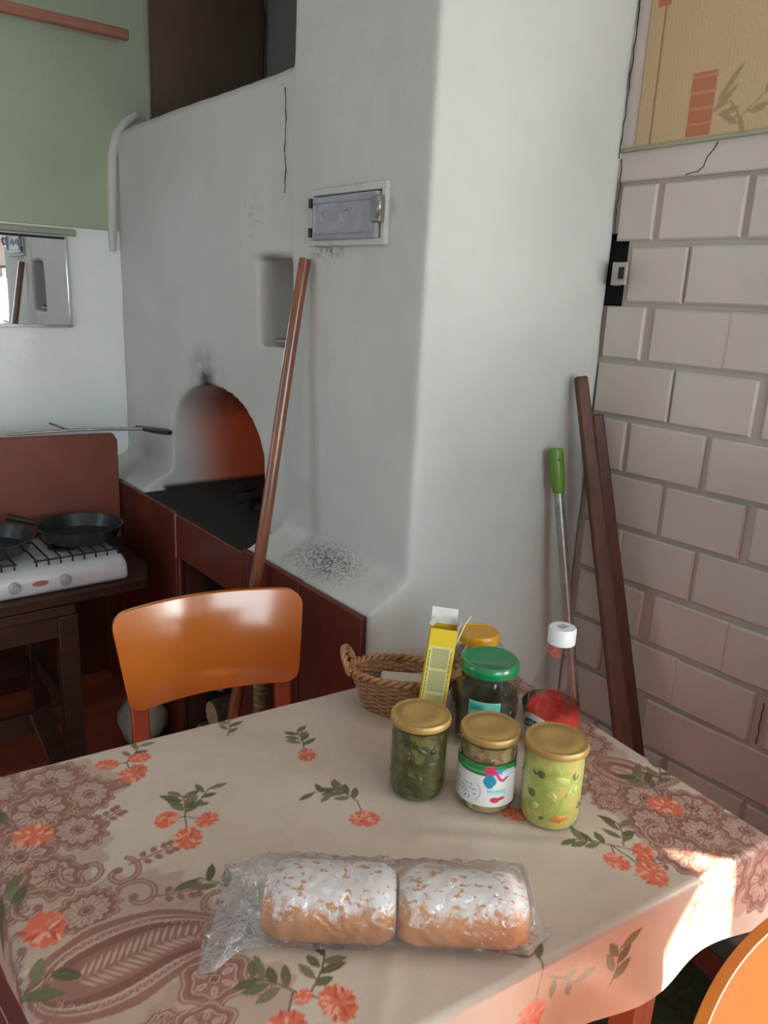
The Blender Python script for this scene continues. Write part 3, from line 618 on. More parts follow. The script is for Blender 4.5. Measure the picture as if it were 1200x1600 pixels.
log((0.80, 1.78, 0.045), (0.88, 1.56, 0.045), 0.045, 'short log on the floor below the leaning stick', 'logs on the floor')
sk_ = thing('crumpled_sack', 'crumpled grey-white sack on the floor behind the chair', 'sack', (0.835, 2.25, 0))
s_ = MB().ball((0, 0, 0.10), (0.075, 0.075, 0.095), 16, 10, 0.10).build('bag', simple('sack_cloth', (0.42, 0.42, 0.38), (0.30, 0.30, 0.27), 0.9, 12, bump=0.4), sk_, smooth=70)
MB().tube([(0, 0, 0.19), (0.01, 0, 0.22), (0.03, 0.01, 0.25)], [0.03, 0.018, 0.034], 9).build('neck', s_.data.materials[0], sk_, smooth=70)
bc = thing('blue_carton', 'small bright blue carton lying on the floor near the stool', 'carton', (0.690, 2.135, 0), 0.5)
MB().box((-0.085, -0.035, 0.0), (0.085, 0.035, 0.05)).build('box', simple('blue_card', (0.05, 0.27, 0.42), (0.04, 0.22, 0.35), 0.4, 8), bc, 0.002)
MB().box((0.0855, -0.03, 0.004), (0.087, 0.03, 0.046)).build('end_print', M['board_white'], bc)
wc = MB().beam((0.56, 2.07, 0.004), (0.50, 2.165, 0.28), 0.07, 0.012).build('wood_offcut', M['dark_wood'], None, 0.002); tag(wc, 'brown wood offcut leaning against the stool by the floor', 'board')
pc = MB().beam((0.945, 1.90, 0.445), (0.950, 2.02, 0.445), 0.05, 0.10).build('paper_wad', M['paper'], None, 0.01); tag(pc, 'pale paper wad tucked on the logs under the stove', 'paper')
hs = MB(); prof = []
for i in range(34): prof += [(0.014, i * 0.0175), (0.019, i * 0.0175 + 0.005), (0.019, i * 0.0175 + 0.011), (0.014, i * 0.0175 + 0.016)]
o = hs.lathe(prof, 14, (0.868, 1.532, 0.0)).build('ribbed_hose', simple('straw_hose', (0.22, 0.13, 0.06), (0.15, 0.085, 0.04), 0.6, 30), None, smooth=30)
tag(o, 'upright ribbed tan hose in front of the stove plinth', 'hose')

# ------------------------------------------------------------------ leaning sticks
po = MB().tube([Vector((0.748, 1.585, 0.0)).lerp(Vector((1.026, 1.612, 1.548)), t) + Vector((0, 0.004 * math.sin(t * 9), 0)) for t in np.linspace(0, 1, 14)],
               [0.0175 - 0.0035 * t for t in np.linspace(0, 1, 14)], 12).build('leaning_stick', M['pole'], None, smooth=50)
tag(po, 'long varnished wooden stick leaning on the stove front below the hatch', 'stick')
bm_ = thing('broom', 'broom with silver handle and green grip leaning in the corner', 'broom', (0, 0, 0))
A = Vector((1.448, 1.170, 1.145)); B = Vector((1.520, 0.965, 0.02)); D = (B - A).normalized()
MB().tube([A + D * 0.10, B], 0.0115, 12).build('handle', M['steel'], bm_, smooth=60)
gp = MB().tube([A, A + D * 0.012, A + D * 0.085, A + D * 0.105], [0.0165, 0.019, 0.017, 0.0135], 14).build('grip', M['green_plastic'], bm_, smooth=50)
MB().tube([A - D * 0.003 + Vector((-0.004, -0.015, -0.02)), A + Vector((-0.004, -0.017, -0.026))], 0.006, 8).build('hanging_hole', M['crack'], gp)
MB().beam(B + Vector((-0.12, 0, 0.06)), B + Vector((0.08, 0, 0.06)), 0.045, 0.035).build('head', M['green_plastic'], bm_, 0.006)
bs = MB()
for i in range(40): x = -0.115 + i * 0.0048; bs.beam(B + Vector((x, -0.012 + 0.024 * (i % 2), 0.045)), B + Vector((x * 1.05, -0.015 + 0.03 * (i % 2), -0.018)), 0.004, 0.012)
o = bs.build('bristles', M['black'], bm_); o['kind'] = 'stuff'
def plank(name, top, bot, w0, w1, th, label, side):
    p = MB().beam(bot, top, w1, th, side=side, w2=w0, h2=th * 0.8).build(name, M['plank'], None, 0.005); tag(p, label, 'plank', 'planks leaning in the corner')
plank('leaning_plank', (1.515, 1.172, 1.312), (1.470, 0.755, 0.012), 0.030, 0.052, 0.026, 'taller brown plank leaning in the corner beside the brick wall', (1, -0.6, 0))
plank('leaning_plank', (1.585, 1.165, 1.220), (1.525, 0.770, 0.012), 0.030, 0.045, 0.024, 'shorter brown plank behind the taller one against the bricks', (1, -0.6, 0))

# ------------------------------------------------------------------ table
TA = math.radians(-6.5); TW, TD, TZ = 0.985, 0.645, 0.750
OX, OY = 0.0713, 0.5065; S0 = 0.042
def T2W(s, t): return (OX + s * math.cos(TA) - t * math.sin(TA), OY + s * math.sin(TA) + t * math.cos(TA))
tb = thing('kitchen_table', 'reddish wooden kitchen table under the flowered oilcloth', 'table', (OX, OY, 0), TA)
MB().box((S0 + 0.006, 0.006, TZ - 0.030), (TW - 0.006, TD - 0.006, TZ - 0.003)).build('tabletop', M['table_wood'], tb, 0.004)
for sx in (0.115, TW - 0.10):
    for sy in (0.10, TD - 0.09):
        MB().beam((sx, sy, 0), (sx, sy, TZ - 0.031), 0.040, 0.040, side=(1, 0, 0), w2=0.054, h2=0.054).build('leg', M['table_wood'], tb, 0.003)
for y in (0.10, TD - 0.09): MB().box((0.143, y - 0.011, TZ - 0.12), (TW - 0.128, y + 0.011, TZ - 0.031)).build('apron', M['table_wood'], tb, 0.002)
for x in (0.115, TW - 0.10): MB().box((x - 0.011, 0.128, TZ - 0.12), (x + 0.011, TD - 0.118, TZ - 0.031)).build('apron', M['table_wood'], tb, 0.002)

def tablecloth():
    ov = 0.135; step = 0.002
    s = np.arange(S0 - ov, TW + ov, step); t = np.arange(-ov, TD + ov, step); S, T = np.meshgrid(s, t)
    p = Paint(S, T, (0.52, 0.425, 0.345))
    def vnoise(sc, seed):
        r2 = np.random.default_rng(seed); g = r2.random((int((TD + 1) / sc) + 4, int((TW + 1) / sc) + 4))
        x = (S + 0.3) / sc; y = (T + 0.3) / sc; i = x.astype(int); j = y.astype(int); fx = x - i; fy = y - j
        fx = fx * fx * (3 - 2 * fx); fy = fy * fy * (3 - 2 * fy)
        return (g[j, i] * (1 - fx) + g[j, i + 1] * fx) * (1 - fy) + (g[j + 1, i] * (1 - fx) + g[j + 1, i + 1] * fx) * fy
    p.C *= (0.96 + 0.05 * vnoise(0.012, 1) + 0.04 * vnoise(0.05, 2))[..., None]
    # tone on tone damask
    r3 = random.Random(3)
    for i in range(150):
        x, y = r3.uniform(0, TW), r3.uniform(0, TD); a = r3.uniform(0, 6.3)
        for k in range(3): p.ring(x, y, 0.010 + 0.006 * k, 0.007 + 0.004 * k, a, 0.0012, (0.48, 0.39, 0.315), 0.2, 5)
    MV, MD, LT = (0.265, 0.125, 0.095), (0.20, 0.085, 0.065), (0.44, 0.30, 0.24)
    def medal(x, y, r, k=10, a=0.0, sq=0.8):
        p.ellipse(x, y, r, r * sq, a, MV, 0.0015, scallop=0.09, k=k)
        for q, c in ((0.90, LT), (0.70, MD), (0.62, LT)): p.ring(x, y, r * q, r * sq * q, a, 0.0018, c, 0.09, k)
        for i in range(k):
            b = 2 * PI * i / k; ca, sa = math.cos(b) * r * 0.48, math.sin(b) * r * sq * 0.48
            px, py = x + ca * math.cos(a) - sa * math.sin(a), y + ca * math.sin(a) + sa * math.cos(a)
            p.leaf(x + (px - x) * .45, y + (py - y) * .45, r * 0.42, r * 0.20, math.atan2(py - y, px - x), LT); p.line([(x + (px - x) * .7, y + (py - y) * .7), (x + (px - x) * 1.2, y + (py - y) * 1.2)], 0.0012, MD)
        p.ellipse(x, y, r * 0.22, r * 0.2 * sq, a, MD); p.ring(x, y, r * 0.14, r * 0.12, a, 0.0014, LT)
    def paisley(x, y, L, wd, a, flip=1):
        n = 26; cl = []
        for i in range(n):                   # spine curls at the tip
            q = i / (n - 1); bx = L * (q - 0.3); by = flip * L * 0.30 * max(0, q - 0.45) ** 2 * 3
            h = wd / 2 * math.sqrt(max(0.0, 1 - ((q - 0.30) / 0.33) ** 2)) if q < 0.30 else wd / 2 * (1 - ((q - 0.30) / 0.72) ** 1.6)
            cl.append((x + bx * math.cos(a) - by * math.sin(a), y + bx * math.sin(a) + by * math.cos(a), max(h, 0.002)))
        for sc, c in ((1.25, LT), (1.18, MV), (0.98, LT), (0.92, MV), (0.80, LT), (0.72, MD), (0.50, MV)):
            for (qx, qy, h) in cl: p.ellipse(qx, qy, h * sc * 0.9 + 0.001, h * sc + 0.001, a, c, scallop=0.03 if sc > 1.1 else 0, k=12)
        for i in range(3, n - 3):            # feather strokes inside
            qx, qy, h = cl[i]
            for sg in (-1, 1): p.leaf(qx, qy, h * 0.55, 0.004, a + sg * 0.9, LT)
        for i in range(0, n, 1):
            qx, qy, h = cl[i]
            for sg in (-1, 1): p.ring(qx - sg * math.sin(a) * h * 0.86, qy + sg * math.cos(a) * h * 0.86, 0.0028, 0.0028, 0, 0.0012, LT)
    def scroll(x, y, r, a, flip=1):
        pts = [(x + r * (1 - q * 0.8) * math.cos(a + flip * q * 5.5), y + r * (1 - q * 0.8) * math.sin(a + flip * q * 5.5)) for q in np.linspace(0, 1, 22)]
        p.line(pts, 0.008, MV); p.line(pts, 0.0022, LT)
        p.ellipse(*pts[-1], 0.006, 0.006, 0, MV)
    def sprig(x, y, L, a):
        e = (x + L * math.cos(a), y + L * math.sin(a)); p.line([(x, y), e], 0.003, MV)
        for q in (0.35, 0.6, 0.85, 1.0):
            for sg in (-1, 1): p.ellipse(x + L * q * math.cos(a) - sg * 0.008 * math.sin(a), y + L * q * math.sin(a) + sg * 0.008 * math.cos(a), 0.006, 0.0045, a + sg, MV)
    OLV = [(0.125, 0.118, 0.058), (0.17, 0.155, 0.082), (0.095, 0.085, 0.045)]; CO = (0.60, 0.135, 0.075); CP = (0.72, 0.33, 0.22); CD = (0.45, 0.075, 0.045)
    def bloom(x, y, r):
        p.ellipse(x, y, r * 1.1, r * 0.85, r3.uniform(0, 3), CO, 0.002, scallop=0.07, k=11)
        for i in range(30):
            b = r3.uniform(0, 6.3); q = r * r3.uniform(0.1, 0.8); p.leaf(x + q * math.cos(b) * .9, y + q * .75 * math.sin(b), r * 0.5, r * 0.2, b + r3.uniform(-.6, .6), r3.choice([CP, CD, CO, CP, (0.66, 0.20, 0.12)]))
    def spray(x, y, a, n=6, L=0.035, flowers=()):
        tip = (x + 0.05 * math.cos(a), y + 0.05 * math.sin(a)); p.line([(x, y), ((x + tip[0]) / 2 + 0.004, (y + tip[1]) / 2), tip], 0.0022, OLV[2])
        for i in range(n):
            q = 0.15 + 0.8 * i / max(1, n - 1); sg = 1 if i % 2 else -1; bx, by = x + (tip[0] - x) * q, y + (tip[1] - y) * q
            p.leaf(bx, by, L * r3.uniform(0.7, 1.1), L * 0.34, a + sg * r3.uniform(0.6, 1.15), OLV[i % 3], OLV[1])
        for fx, fy, r in flowers: p.line([(x, y), (fx, fy)], 0.002, OLV[2]); bloom(fx, fy, r)
    WA = (0.36, 0.225, 0.175)
    for (x, y, a_, b_, an) in ((0.09, 0.57, 0.13, 0.085, 0.0), (0.07, 0.44, 0.10, 0.09, 0.3), (0.12, 0.30, 0.12, 0.06, 0.0), (0.15, 0.21, 0.14, 0.075, 0.1), (0.21, 0.11, 0.08, 0.06, 0), (0.92, 0.26, 0.05, 0.12, -0.2), (0.89, 0.09, 0.075, 0.11, 0.0), (0.93, -0.02, 0.10, 0.08, 0)):
        p.ellipse(x, y, a_, b_, an, WA, 0.004, 0.6, scallop=0.07, k=15)
    # left lace cluster
    for (x, y, r, k) in ((0.045, 0.62, 0.055, 12), (0.12, 0.60, 0.055, 11), (0.165, 0.545, 0.045, 12), (0.095, 0.535, 0.06, 10), (0.02, 0.54, 0.05, 10), (0.135, 0.47, 0.045, 12), (0.06, 0.45, 0.055, 11), (0.0, 0.46, 0.05, 9), (0.02, 0.385, 0.05, 12), (0.09, 0.395, 0.045, 10)): medal(x, y, r, k, r3.uniform(0, 3))
    scroll(0.13, 0.385, 0.035, 2.5); scroll(0.165, 0.36, 0.028, 1.0, -1); scroll(0.06, 0.35, 0.035, 0.4); sprig(0.18, 0.37, 0.06, 0.15); sprig(0.155, 0.47, 0.045, 0.4); sprig(0.19, 0.55, 0.03, 0.0)
    medal(0.115, 0.315, 0.042, 14, 0.3); scroll(0.175, 0.31, 0.03, 2.2, -1); sprig(0.19, 0.30, 0.055, -0.25); scroll(0.035, 0.29, 0.03, 0.5)
    paisley(0.125, 0.222, 0.21, 0.105, 0.12, -1); medal(0.215, 0.150, 0.040, 6, 0.2, 0.9); medal(0.150, 0.125, 0.022, 7); medal(0.185, 0.10, 0.035, 6); sprig(0.06, 0.19, 0.04, -2.0); medal(0.255, 0.118, 0.018, 7); medal(0.25, 0.205, 0.035, 9); scroll(0.255, 0.25, 0.022, 1.2); scroll(0.045, 0.245, 0.026, 2.0)
    sprig(0.03, 0.27, 0.05, -1.9); medal(0.20, 0.05, 0.04, 10); medal(0.14, 0.02, 0.045, 10)
    # right lace cluster
    for (x, y, r, k) in ((0.955, 0.345, 0.04, 11), (0.93, 0.30, 0.045, 12), (0.90, 0.245, 0.045, 12), (0.87, 0.20, 0.04, 10), (0.845, 0.165, 0.03, 10), (0.90, 0.145, 0.05, 13), (0.86, 0.10, 0.045, 11), (0.945, 0.095, 0.05, 10), (0.91, 0.045, 0.05, 12), (0.85, 0.03, 0.05, 10), (0.97, 0.02, 0.05, 11), (0.89, -0.03, 0.055, 10), (0.97, -0.06, 0.05, 10), (1.04, -0.03, 0.05, 10), (0.84, -0.06, 0.04, 9)): medal(x, y, r, k, r3.uniform(0, 3))
    paisley(0.925, 0.21, 0.12, 0.06, -1.1); scroll(0.85, 0.07, 0.03, 1.0); sprig(0.84, 0.20, 0.04, 2.6); sprig(0.82, 0.03, 0.045, 2.8)
    # a second repeat towards the far right
    for (x, y, r) in ((0.97, 0.56, 0.05), (0.93, 0.60, 0.05), (0.99, 0.50, 0.045)): medal(x, y, r, 11)
    # bouquets
    spray(0.497, 0.510, 1.35, 7, 0.032, ((0.493, 0.489, 0.017),))
    spray(0.505, 0.345, 1.9, 7, 0.034, ((0.495, 0.306, 0.020),)); spray(0.50, 0.37, 2.6, 4, 0.03)
    spray(0.272, 0.43, 1.35, 8, 0.036, ((0.247, 0.436, 0.017), (0.297, 0.409, 0.016), (0.262, 0.384, 0.021))); spray(0.285, 0.445, 0.7, 5, 0.03)
    spray(0.232, 0.60, 0.9, 5, 0.028, ((0.206, 0.607, 0.016), (0.254, 0.604, 0.016), (0.236, 0.566, 0.022)))
    spray(0.06, 0.52, 2.4, 7, 0.04, ((0.081, 0.487, 0.025),)); spray(0.045, 0.35, 1.9, 8, 0.04, ((0.068, 0.309, 0.026),)); spray(0.02, 0.36, 2.9, 5, 0.04)
    spray(0.283, 0.095, 2.3, 7, 0.035, ((0.256, 0.058, 0.022), (0.318, 0.058, 0.022), (0.289, 0.083, 0.010))); spray(0.30, 0.085, 0.8, 6, 0.034)
    spray(0.279, 0.265, 2.2, 4, 0.035); spray(0.02, 0.225, 0.4, 3, 0.05)
    spray(0.548, -0.01, 1.7, 7, 0.040, ((0.53, -0.075, 0.024),)); spray(0.56, -0.03, -0.6, 4, 0.034)
    spray(0.77, 0.095, 2.4, 6, 0.034, ((0.752, 0.067, 0.017), (0.799, 0.063, 0.017), (0.776, 0.028, 0.022))); spray(0.785, 0.085, 0.9, 6, 0.032)
    spray(0.93, 0.150, 1.5, 7, 0.038, ((0.912, 0.118, 0.024),)); spray(0.945, 0.16, 0.6, 4, 0.034); spray(0.66, -0.09, 1.2, 5, 0.04)
    spray(0.72, 0.50, 1.5, 7, 0.034, ((0.70, 0.47, 0.02),)); spray(0.40, 0.60, 1.2, 5, 0.03); spray(0.70, 0.235, 1.2, 3, 0.03, ((0.694, 0.212, 0.018),)); spray(0.43, 0.17, 1.2, 6, 0.034, ((0.42, 0.14, 0.02),))
    # drape
    cs = np.clip(S, S0, TW); ct = np.clip(T, 0, TD); ox = S - cs; oy = T - ct; r = np.hypot(ox, oy) + 1e-9
    rad = 0.011; arc = rad * PI / 2; ang = np.minimum(r / rad, PI / 2); ex = np.maximum(r - arc, 0); th = np.arctan2(np.abs(oy), np.abs(ox) + 1e-9)
    corner = np.sin(2 * th) ** 2 * ((np.abs(ox) > 1e-6) & (np.abs(oy) > 1e-6))
    hor = rad * np.sin(ang) + ex * (0.10 + 0.55 * corner * (0.6 + 0.4 * np.cos(6 * th))) + 0.010 * np.sin(S * 23 + 0.6) * np.sin(T * 19 + 1.0) * np.clip(ex / 0.1, 0, 1)
    dn = rad * (1 - np.cos(ang)) + ex * (0.985 - 0.10 * corner)
    z = TZ + 0.0005 - dn + 0.0009 * (vnoise(0.06, 5) - 0.5) * (r < 0.002) + 0.0006 * (vnoise(0.02, 6) - 0.5)
    for (x0, y0, x1, y1, h_) in ((0.72, 0.12, 0.55, 0.235, 0.0022), (0.60, 0.255, 0.70, 0.17, 0.0018), (0.80, 0.25, 0.62, 0.33, 0.0015), (0.33, 0.0, 0.42, 0.10, 0.0015)):
        L2 = (x1 - x0) ** 2 + (y1 - y0) ** 2; q = np.clip(((S - x0) * (x1 - x0) + (T - y0) * (y1 - y0)) / L2, 0, 1)
        z += h_ * np.exp(-(np.hypot(S - x0 - q * (x1 - x0), T - y0 - q * (y1 - y0)) / 0.012) ** 2)
    lx = cs + ox / r * hor; ly = ct + oy / r * hor
    P = np.stack([lx, ly, z], -1)
    g = G('flowered_oilcloth'); a = g.n('ShaderNodeAttribute'); a.attribute_name = 'Col'; g.base(a.outputs['Color']); g.set(Roughness=0.42); g.b.inputs['Specular IOR Level'].default_value = 0.45
    g.bump(g.math('ADD', g.noise(38, 3), g.math('MULTIPLY', g.noise(220, 2), 0.3)), 0.10, 0.006)
    o = link('tablecloth', grid_mesh('tablecloth', P, p.C), g.m); o.location = (OX, OY, 0); o.rotation_euler = (0, 0, TA)
    tag(o, 'beige oilcloth printed with coral carnations and mauve paisley lace', 'tablecloth')
tablecloth()
TZ = 0.7515

# ------------------------------------------------------------------ chairs
def chair(name, loc, rz, label, mat, legm, slant=0.22, curve=0.040, lift=0.0):
    """sitter faces -Y in local space, backrest at +Y"""
    t = thing(name, label, 'chair', loc, rz)
    W = 0.208; n = 28; zt, zb = 0.832 + lift, 0.630 + lift; m = MB(); th = 0.013
    def outline(z):                                        # half width at height: flares towards the top
        q = (z - zb) / (zt - zb); return W * (0.86 + 0.14 * q)
    rows = 10; P = []; rc = 0.034
    def outline_z(x):                                      # rounded corners in units of the half width
        e = max(0.0, abs(x) * W - (W - rc)); d = rc - math.sqrt(max(0.0, rc * rc - e * e)); return zb + d * 0.8, zt - d
    for side in (0, 1):
        for j in range(rows + 1):
            for i in range(n + 1):
                x = math.sin(PI / 2 * (-1 + 2 * i / n)); lo, hi = outline_z(x); z = lo + (hi - lo) * j / rows; q = (z - zb) / (zt - zb)
                P.append((x * W * (0.87 + 0.13 * q), side * th - curve * x * x + (z - zb) * slant * (0.6 + 0.4 * q), z + 0.008 * (1 - x * x) * (q - 0.3)))
    idx = lambda s, j, i: s * (rows + 1) * (n + 1) + j * (n + 1) + i
    F = []
    for j in range(rows):
        for i in range(n):
            F.append((idx(0, j, i), idx(0, j, i + 1), idx(0, j + 1, i + 1), idx(0, j + 1, i))); F.append((idx(1, j, i), idx(1, j + 1, i), idx(1, j + 1, i + 1), idx(1, j, i + 1)))
    for i in range(n):
        F.append((idx(0, 0, i), idx(1, 0, i), idx(1, 0, i + 1), idx(0, 0, i + 1))); F.append((idx(0, rows, i), idx(0, rows, i + 1), idx(1, rows, i + 1), idx(1, rows, i)))
    for j in range(rows):
        F.append((idx(0, j, 0), idx(0, j + 1, 0), idx(1, j + 1, 0), idx(1, j, 0))); F.append((idx(0, j, n), idx(1, j, n), idx(1, j + 1, n), idx(0, j + 1, n)))
    m.add(P, F); m.build('backrest', mat, t, 0.004, 60)
    MB().prism([(-0.195, -0.40), (0.195, -0.40), (0.185, -0.02), (-0.185, -0.02)], 0.428, 0.450).build('seat', mat, t, 0.010, seg=3)
    for s in (-1, 1):
        x = s * 0.158
        leg = MB().beam((x, -0.022, 0.0), (x, -0.022, 0.45), 0.034, 0.036, side=(1, 0, 0)); leg.beam((x, -0.022, 0.44), (x, 0.010, 0.70 + lift), 0.036, 0.020, side=(1, 0, 0))
        leg.build('rear_leg', legm, t, 0.004)
        MB().beam((x, -0.365, 0.0), (x, -0.365, 0.428), 0.034, 0.034, side=(1, 0, 0)).build('front_leg', legm, t, 0.004)
        MB().box((x - 0.010, -0.347, 0.372), (x + 0.010, -0.041, 0.428)).build('side_rail', legm, t, 0.002)
        MB().box((x - 0.008, -0.347, 0.18), (x + 0.008, -0.041, 0.205)).build('stretcher', legm, t, 0.002)
    MB().box((-0.139, -0.375, 0.372), (0.139, -0.355, 0.428)).build('front_rail', legm, t, 0.002); MB().box((-0.139, -0.032, 0.372), (0.139, -0.012, 0.428)).build('back_rail', legm, t, 0.002)
    return t
chair('kitchen_chair', (0.685, 1.415, 0), math.radians(-10), 'glossy orange chair tucked behind the far table edge', M['orange'], M['orange_leg'])
chair('kitchen_chair', (0.745, 0.222, 0), math.radians(2), 'orange chair with its curved back to the near right table corner', M['orange'], M['orange_leg'])
chair('kitchen_chair', (0.080, 0.440, 0), math.radians(-90), 'oxblood chair whose back peeks in at the left table end', M['chair_brown'], M['chair_brown'], 0.03, 0.012, 0.085)

# mat on the floor under the table
mt = thing('floor_mat', 'dark green fringed floor mat under the table', 'mat', (1.27, 0.60, 0.0), math.radians(-12))
MB().box((-0.24, -0.18, 0.0), (0.24, 0.20, 0.010)).build('pile', simple('green_rug', (0.045, 0.055, 0.022), (0.02, 0.025, 0.012), 0.95, 60, bump=0.5), mt, 0.003)
fr = MB()
for i in range(46): x = -0.235 + i * 0.0104; fr.beam((x, -0.18, 0.006), (x + random.uniform(-.004, .004), -0.225, 0.003), 0.004, 0.003); fr.beam((x, 0.20, 0.006), (x + random.uniform(-.004, .004), 0.245, 0.003), 0.004, 0.003)
o = fr.build('fringe', simple('fringe_yarn', (0.16, 0.15, 0.07), rough=0.9), mt); o['kind'] = 'stuff'

# ------------------------------------------------------------------ jars
def jar_profile(r, h, neck=0.9):
    return [(0.0, 0.002), (r * 0.80, 0.0), (r * 0.93, 0.003), (r, 0.012), (r, h * 0.74), (r * 0.985, h * 0.80), (r * neck, h * 0.90), (r * neck, h * 0.965), (r * neck * 0.99, h - 0.0025)]
def jar(name, x, y, r, h, label, lid_mat, content_mat, fill, chunks, chunk_mats, lid='tin', lid_r=None, rz=0.0, neck=0.93):
    t = thing(name, label, 'jar', (x, y, TZ), rz, 'jars on the table')
    MB().lathe(jar_profile(r, h, neck), 48).build('glass', M['glass'], t, smooth=50)
    hi = h * fill; prof = []
    for pr, pz in jar_profile(r - 0.003, h, neck):
        if pz < hi: prof.append((pr, max(pz, 0.004)))
    prof += [(prof[-1][0], hi), (prof[-1][0] * 0.6, hi + 0.002), (0.0, hi + 0.001)]
    MB().lathe(prof, 40).build('contents', content_mat, t, smooth=50)
    rl = lid_r or r * 1.0
    if lid == 'tin': lp = [(rl * 0.97, h - 0.010), (rl * 1.025, h - 0.0095), (rl * 1.035, h - 0.007), (rl * 1.02, h - 0.003), (rl * 0.985, h), (rl * 0.93, h + 0.0002), (rl * 0.90, h - 0.0004), (rl * 0.80, h - 0.0004), (rl * 0.77, h + 0.0004), (rl * 0.50, h + 0.0004), (rl * 0.47, h), (0.0, h)]
    else: lp = [(rl * 0.97, h - 0.016), (rl * 1.03, h - 0.015), (rl * 1.04, h - 0.010), (rl * 1.02, h - 0.001), (rl * 0.96, h + 0.003), (rl * 0.88, h + 0.003), (rl * 0.84, h + 0.0015), (0.0, h + 0.0015)]
    MB().lathe(lp, 56).build('lid', lid_mat, t, smooth=45)
    rr = random.Random(int(x * 1000))
    for i in range(chunks):
        a = rr.uniform(0, 6.3); z = rr.uniform(0.012, hi * 0.97); q = r - 0.0046; L = rr.uniform(0.005, 0.013)
        lim = q if z < h * 0.74 else q * neck * 0.93
        MB().ball((0, 0, 0), (rr.uniform(0.002, 0.004), L, rr.uniform(0.003, 0.008)), 8, 6, 0.15).build('vegetable_piece', rr.choice(chunk_mats), t, smooth=60,
            mtx=Matrix.Translation((lim * math.cos(a), lim * math.sin(a), z)) @ Matrix.Rotation(a, 4, 'Z') @ Matrix.Rotation(rr.uniform(-0.9, 0.9), 4, 'X'))
    return t
def content(name, cols, scale, rough=0.5):
    g = G(name); v = g.obj(); n1 = g.noise(scale, 5, 0.65, v, 1.0); vr = g.voro(scale * 1.7, v, out='Color'); sx = g.n('ShaderNodeSeparateColor'); g.put(sx.inputs[0], vr)
    c = g.mix(g.ramp(n1, 0.35, 0.65), cols[0], cols[1]); c = g.mix(g.ramp(sx.outputs[0], 0.62, 0.80), c, cols[2]); g.base(c); g.set(Roughness=rough); g.bump(n1, 0.5, 0.004); return g.m
c1 = content('pickled_greens', ((0.085, 0.076, 0.017), (0.036, 0.035, 0.009), (0.14, 0.115, 0.03)), 55)
c2 = content('mushroom_brine', ((0.30, 0.20, 0.09), (0.15, 0.09, 0.035), (0.42, 0.30, 0.15)), 45)
c3 = content('green_relish', ((0.52, 0.51, 0.14), (0.36, 0.40, 0.085), (0.60, 0.46, 0.13)), 42)
c4 = content('dark_pickles', ((0.035, 0.028, 0.014), (0.018, 0.014, 0.008), (0.06, 0.05, 0.02)), 40)
c5 = content('pale_preserve', ((0.20, 0.15, 0.06), (0.12, 0.085, 0.035), (0.28, 0.20, 0.08)), 40)
sl = lambda n, c: simple(n, c, rough=0.35, bump=0.05)
ch_g = [sl('leaf_piece', (0.06, 0.065, 0.018)), sl('leaf_piece_dark', (0.03, 0.034, 0.010)), sl('leaf_piece_olive', (0.10, 0.085, 0.025))]
ch_m = [sl('mushroom_piece', (0.46, 0.32, 0.16)), sl('mushroom_piece_pale', (0.58, 0.44, 0.25)), sl('mushroom_piece_dark', (0.13, 0.075, 0.03))]
ch_r = [sl('carrot_piece', (0.75, 0.27, 0.04)), sl('pepper_piece', (0.16, 0.21, 0.035)), sl('cabbage_piece', (0.62, 0.60, 0.22)), sl('pepper_piece_dark', (0.10, 0.13, 0.03)), sl('cabbage_piece_lime', (0.58, 0.62, 0.18))]
jar('pickle_jar', 0.706, 0.768, 0.0445, 0.128, 'gold-lidded glass jar of dark olive chopped greens', M['gold_lid'], c1, 0.88, 26, ch_g)
j2 = jar('mushroom_jar', 0.773, 0.688, 0.0440, 0.124, 'gold-lidded glass jar with white and green paper label', M['gold_lid'], c2, 0.87, 24, ch_m)
jar('relish_jar', 0.825, 0.608, 0.0450, 0.127, 'gold-lidded glass jar of yellow-green vegetable relish', M['gold_lid'], c3, 0.92, 34, ch_r)
jar('preserve_jar', 0.895, 0.812, 0.0530, 0.146, 'taller glass jar with bright green lid and teal label', M['green_lid'], c4, 0.62, 10, ch_g, 'screw', 0.0475, neck=0.84)
jar('preserve_jar', 0.972, 0.914, 0.0480, 0.138, 'glass jar with amber plastic lid behind the green-lidded jar', M['yellow_lid'], c5, 0.7, 8, ch_m, 'screw', 0.0360, neck=0.72)
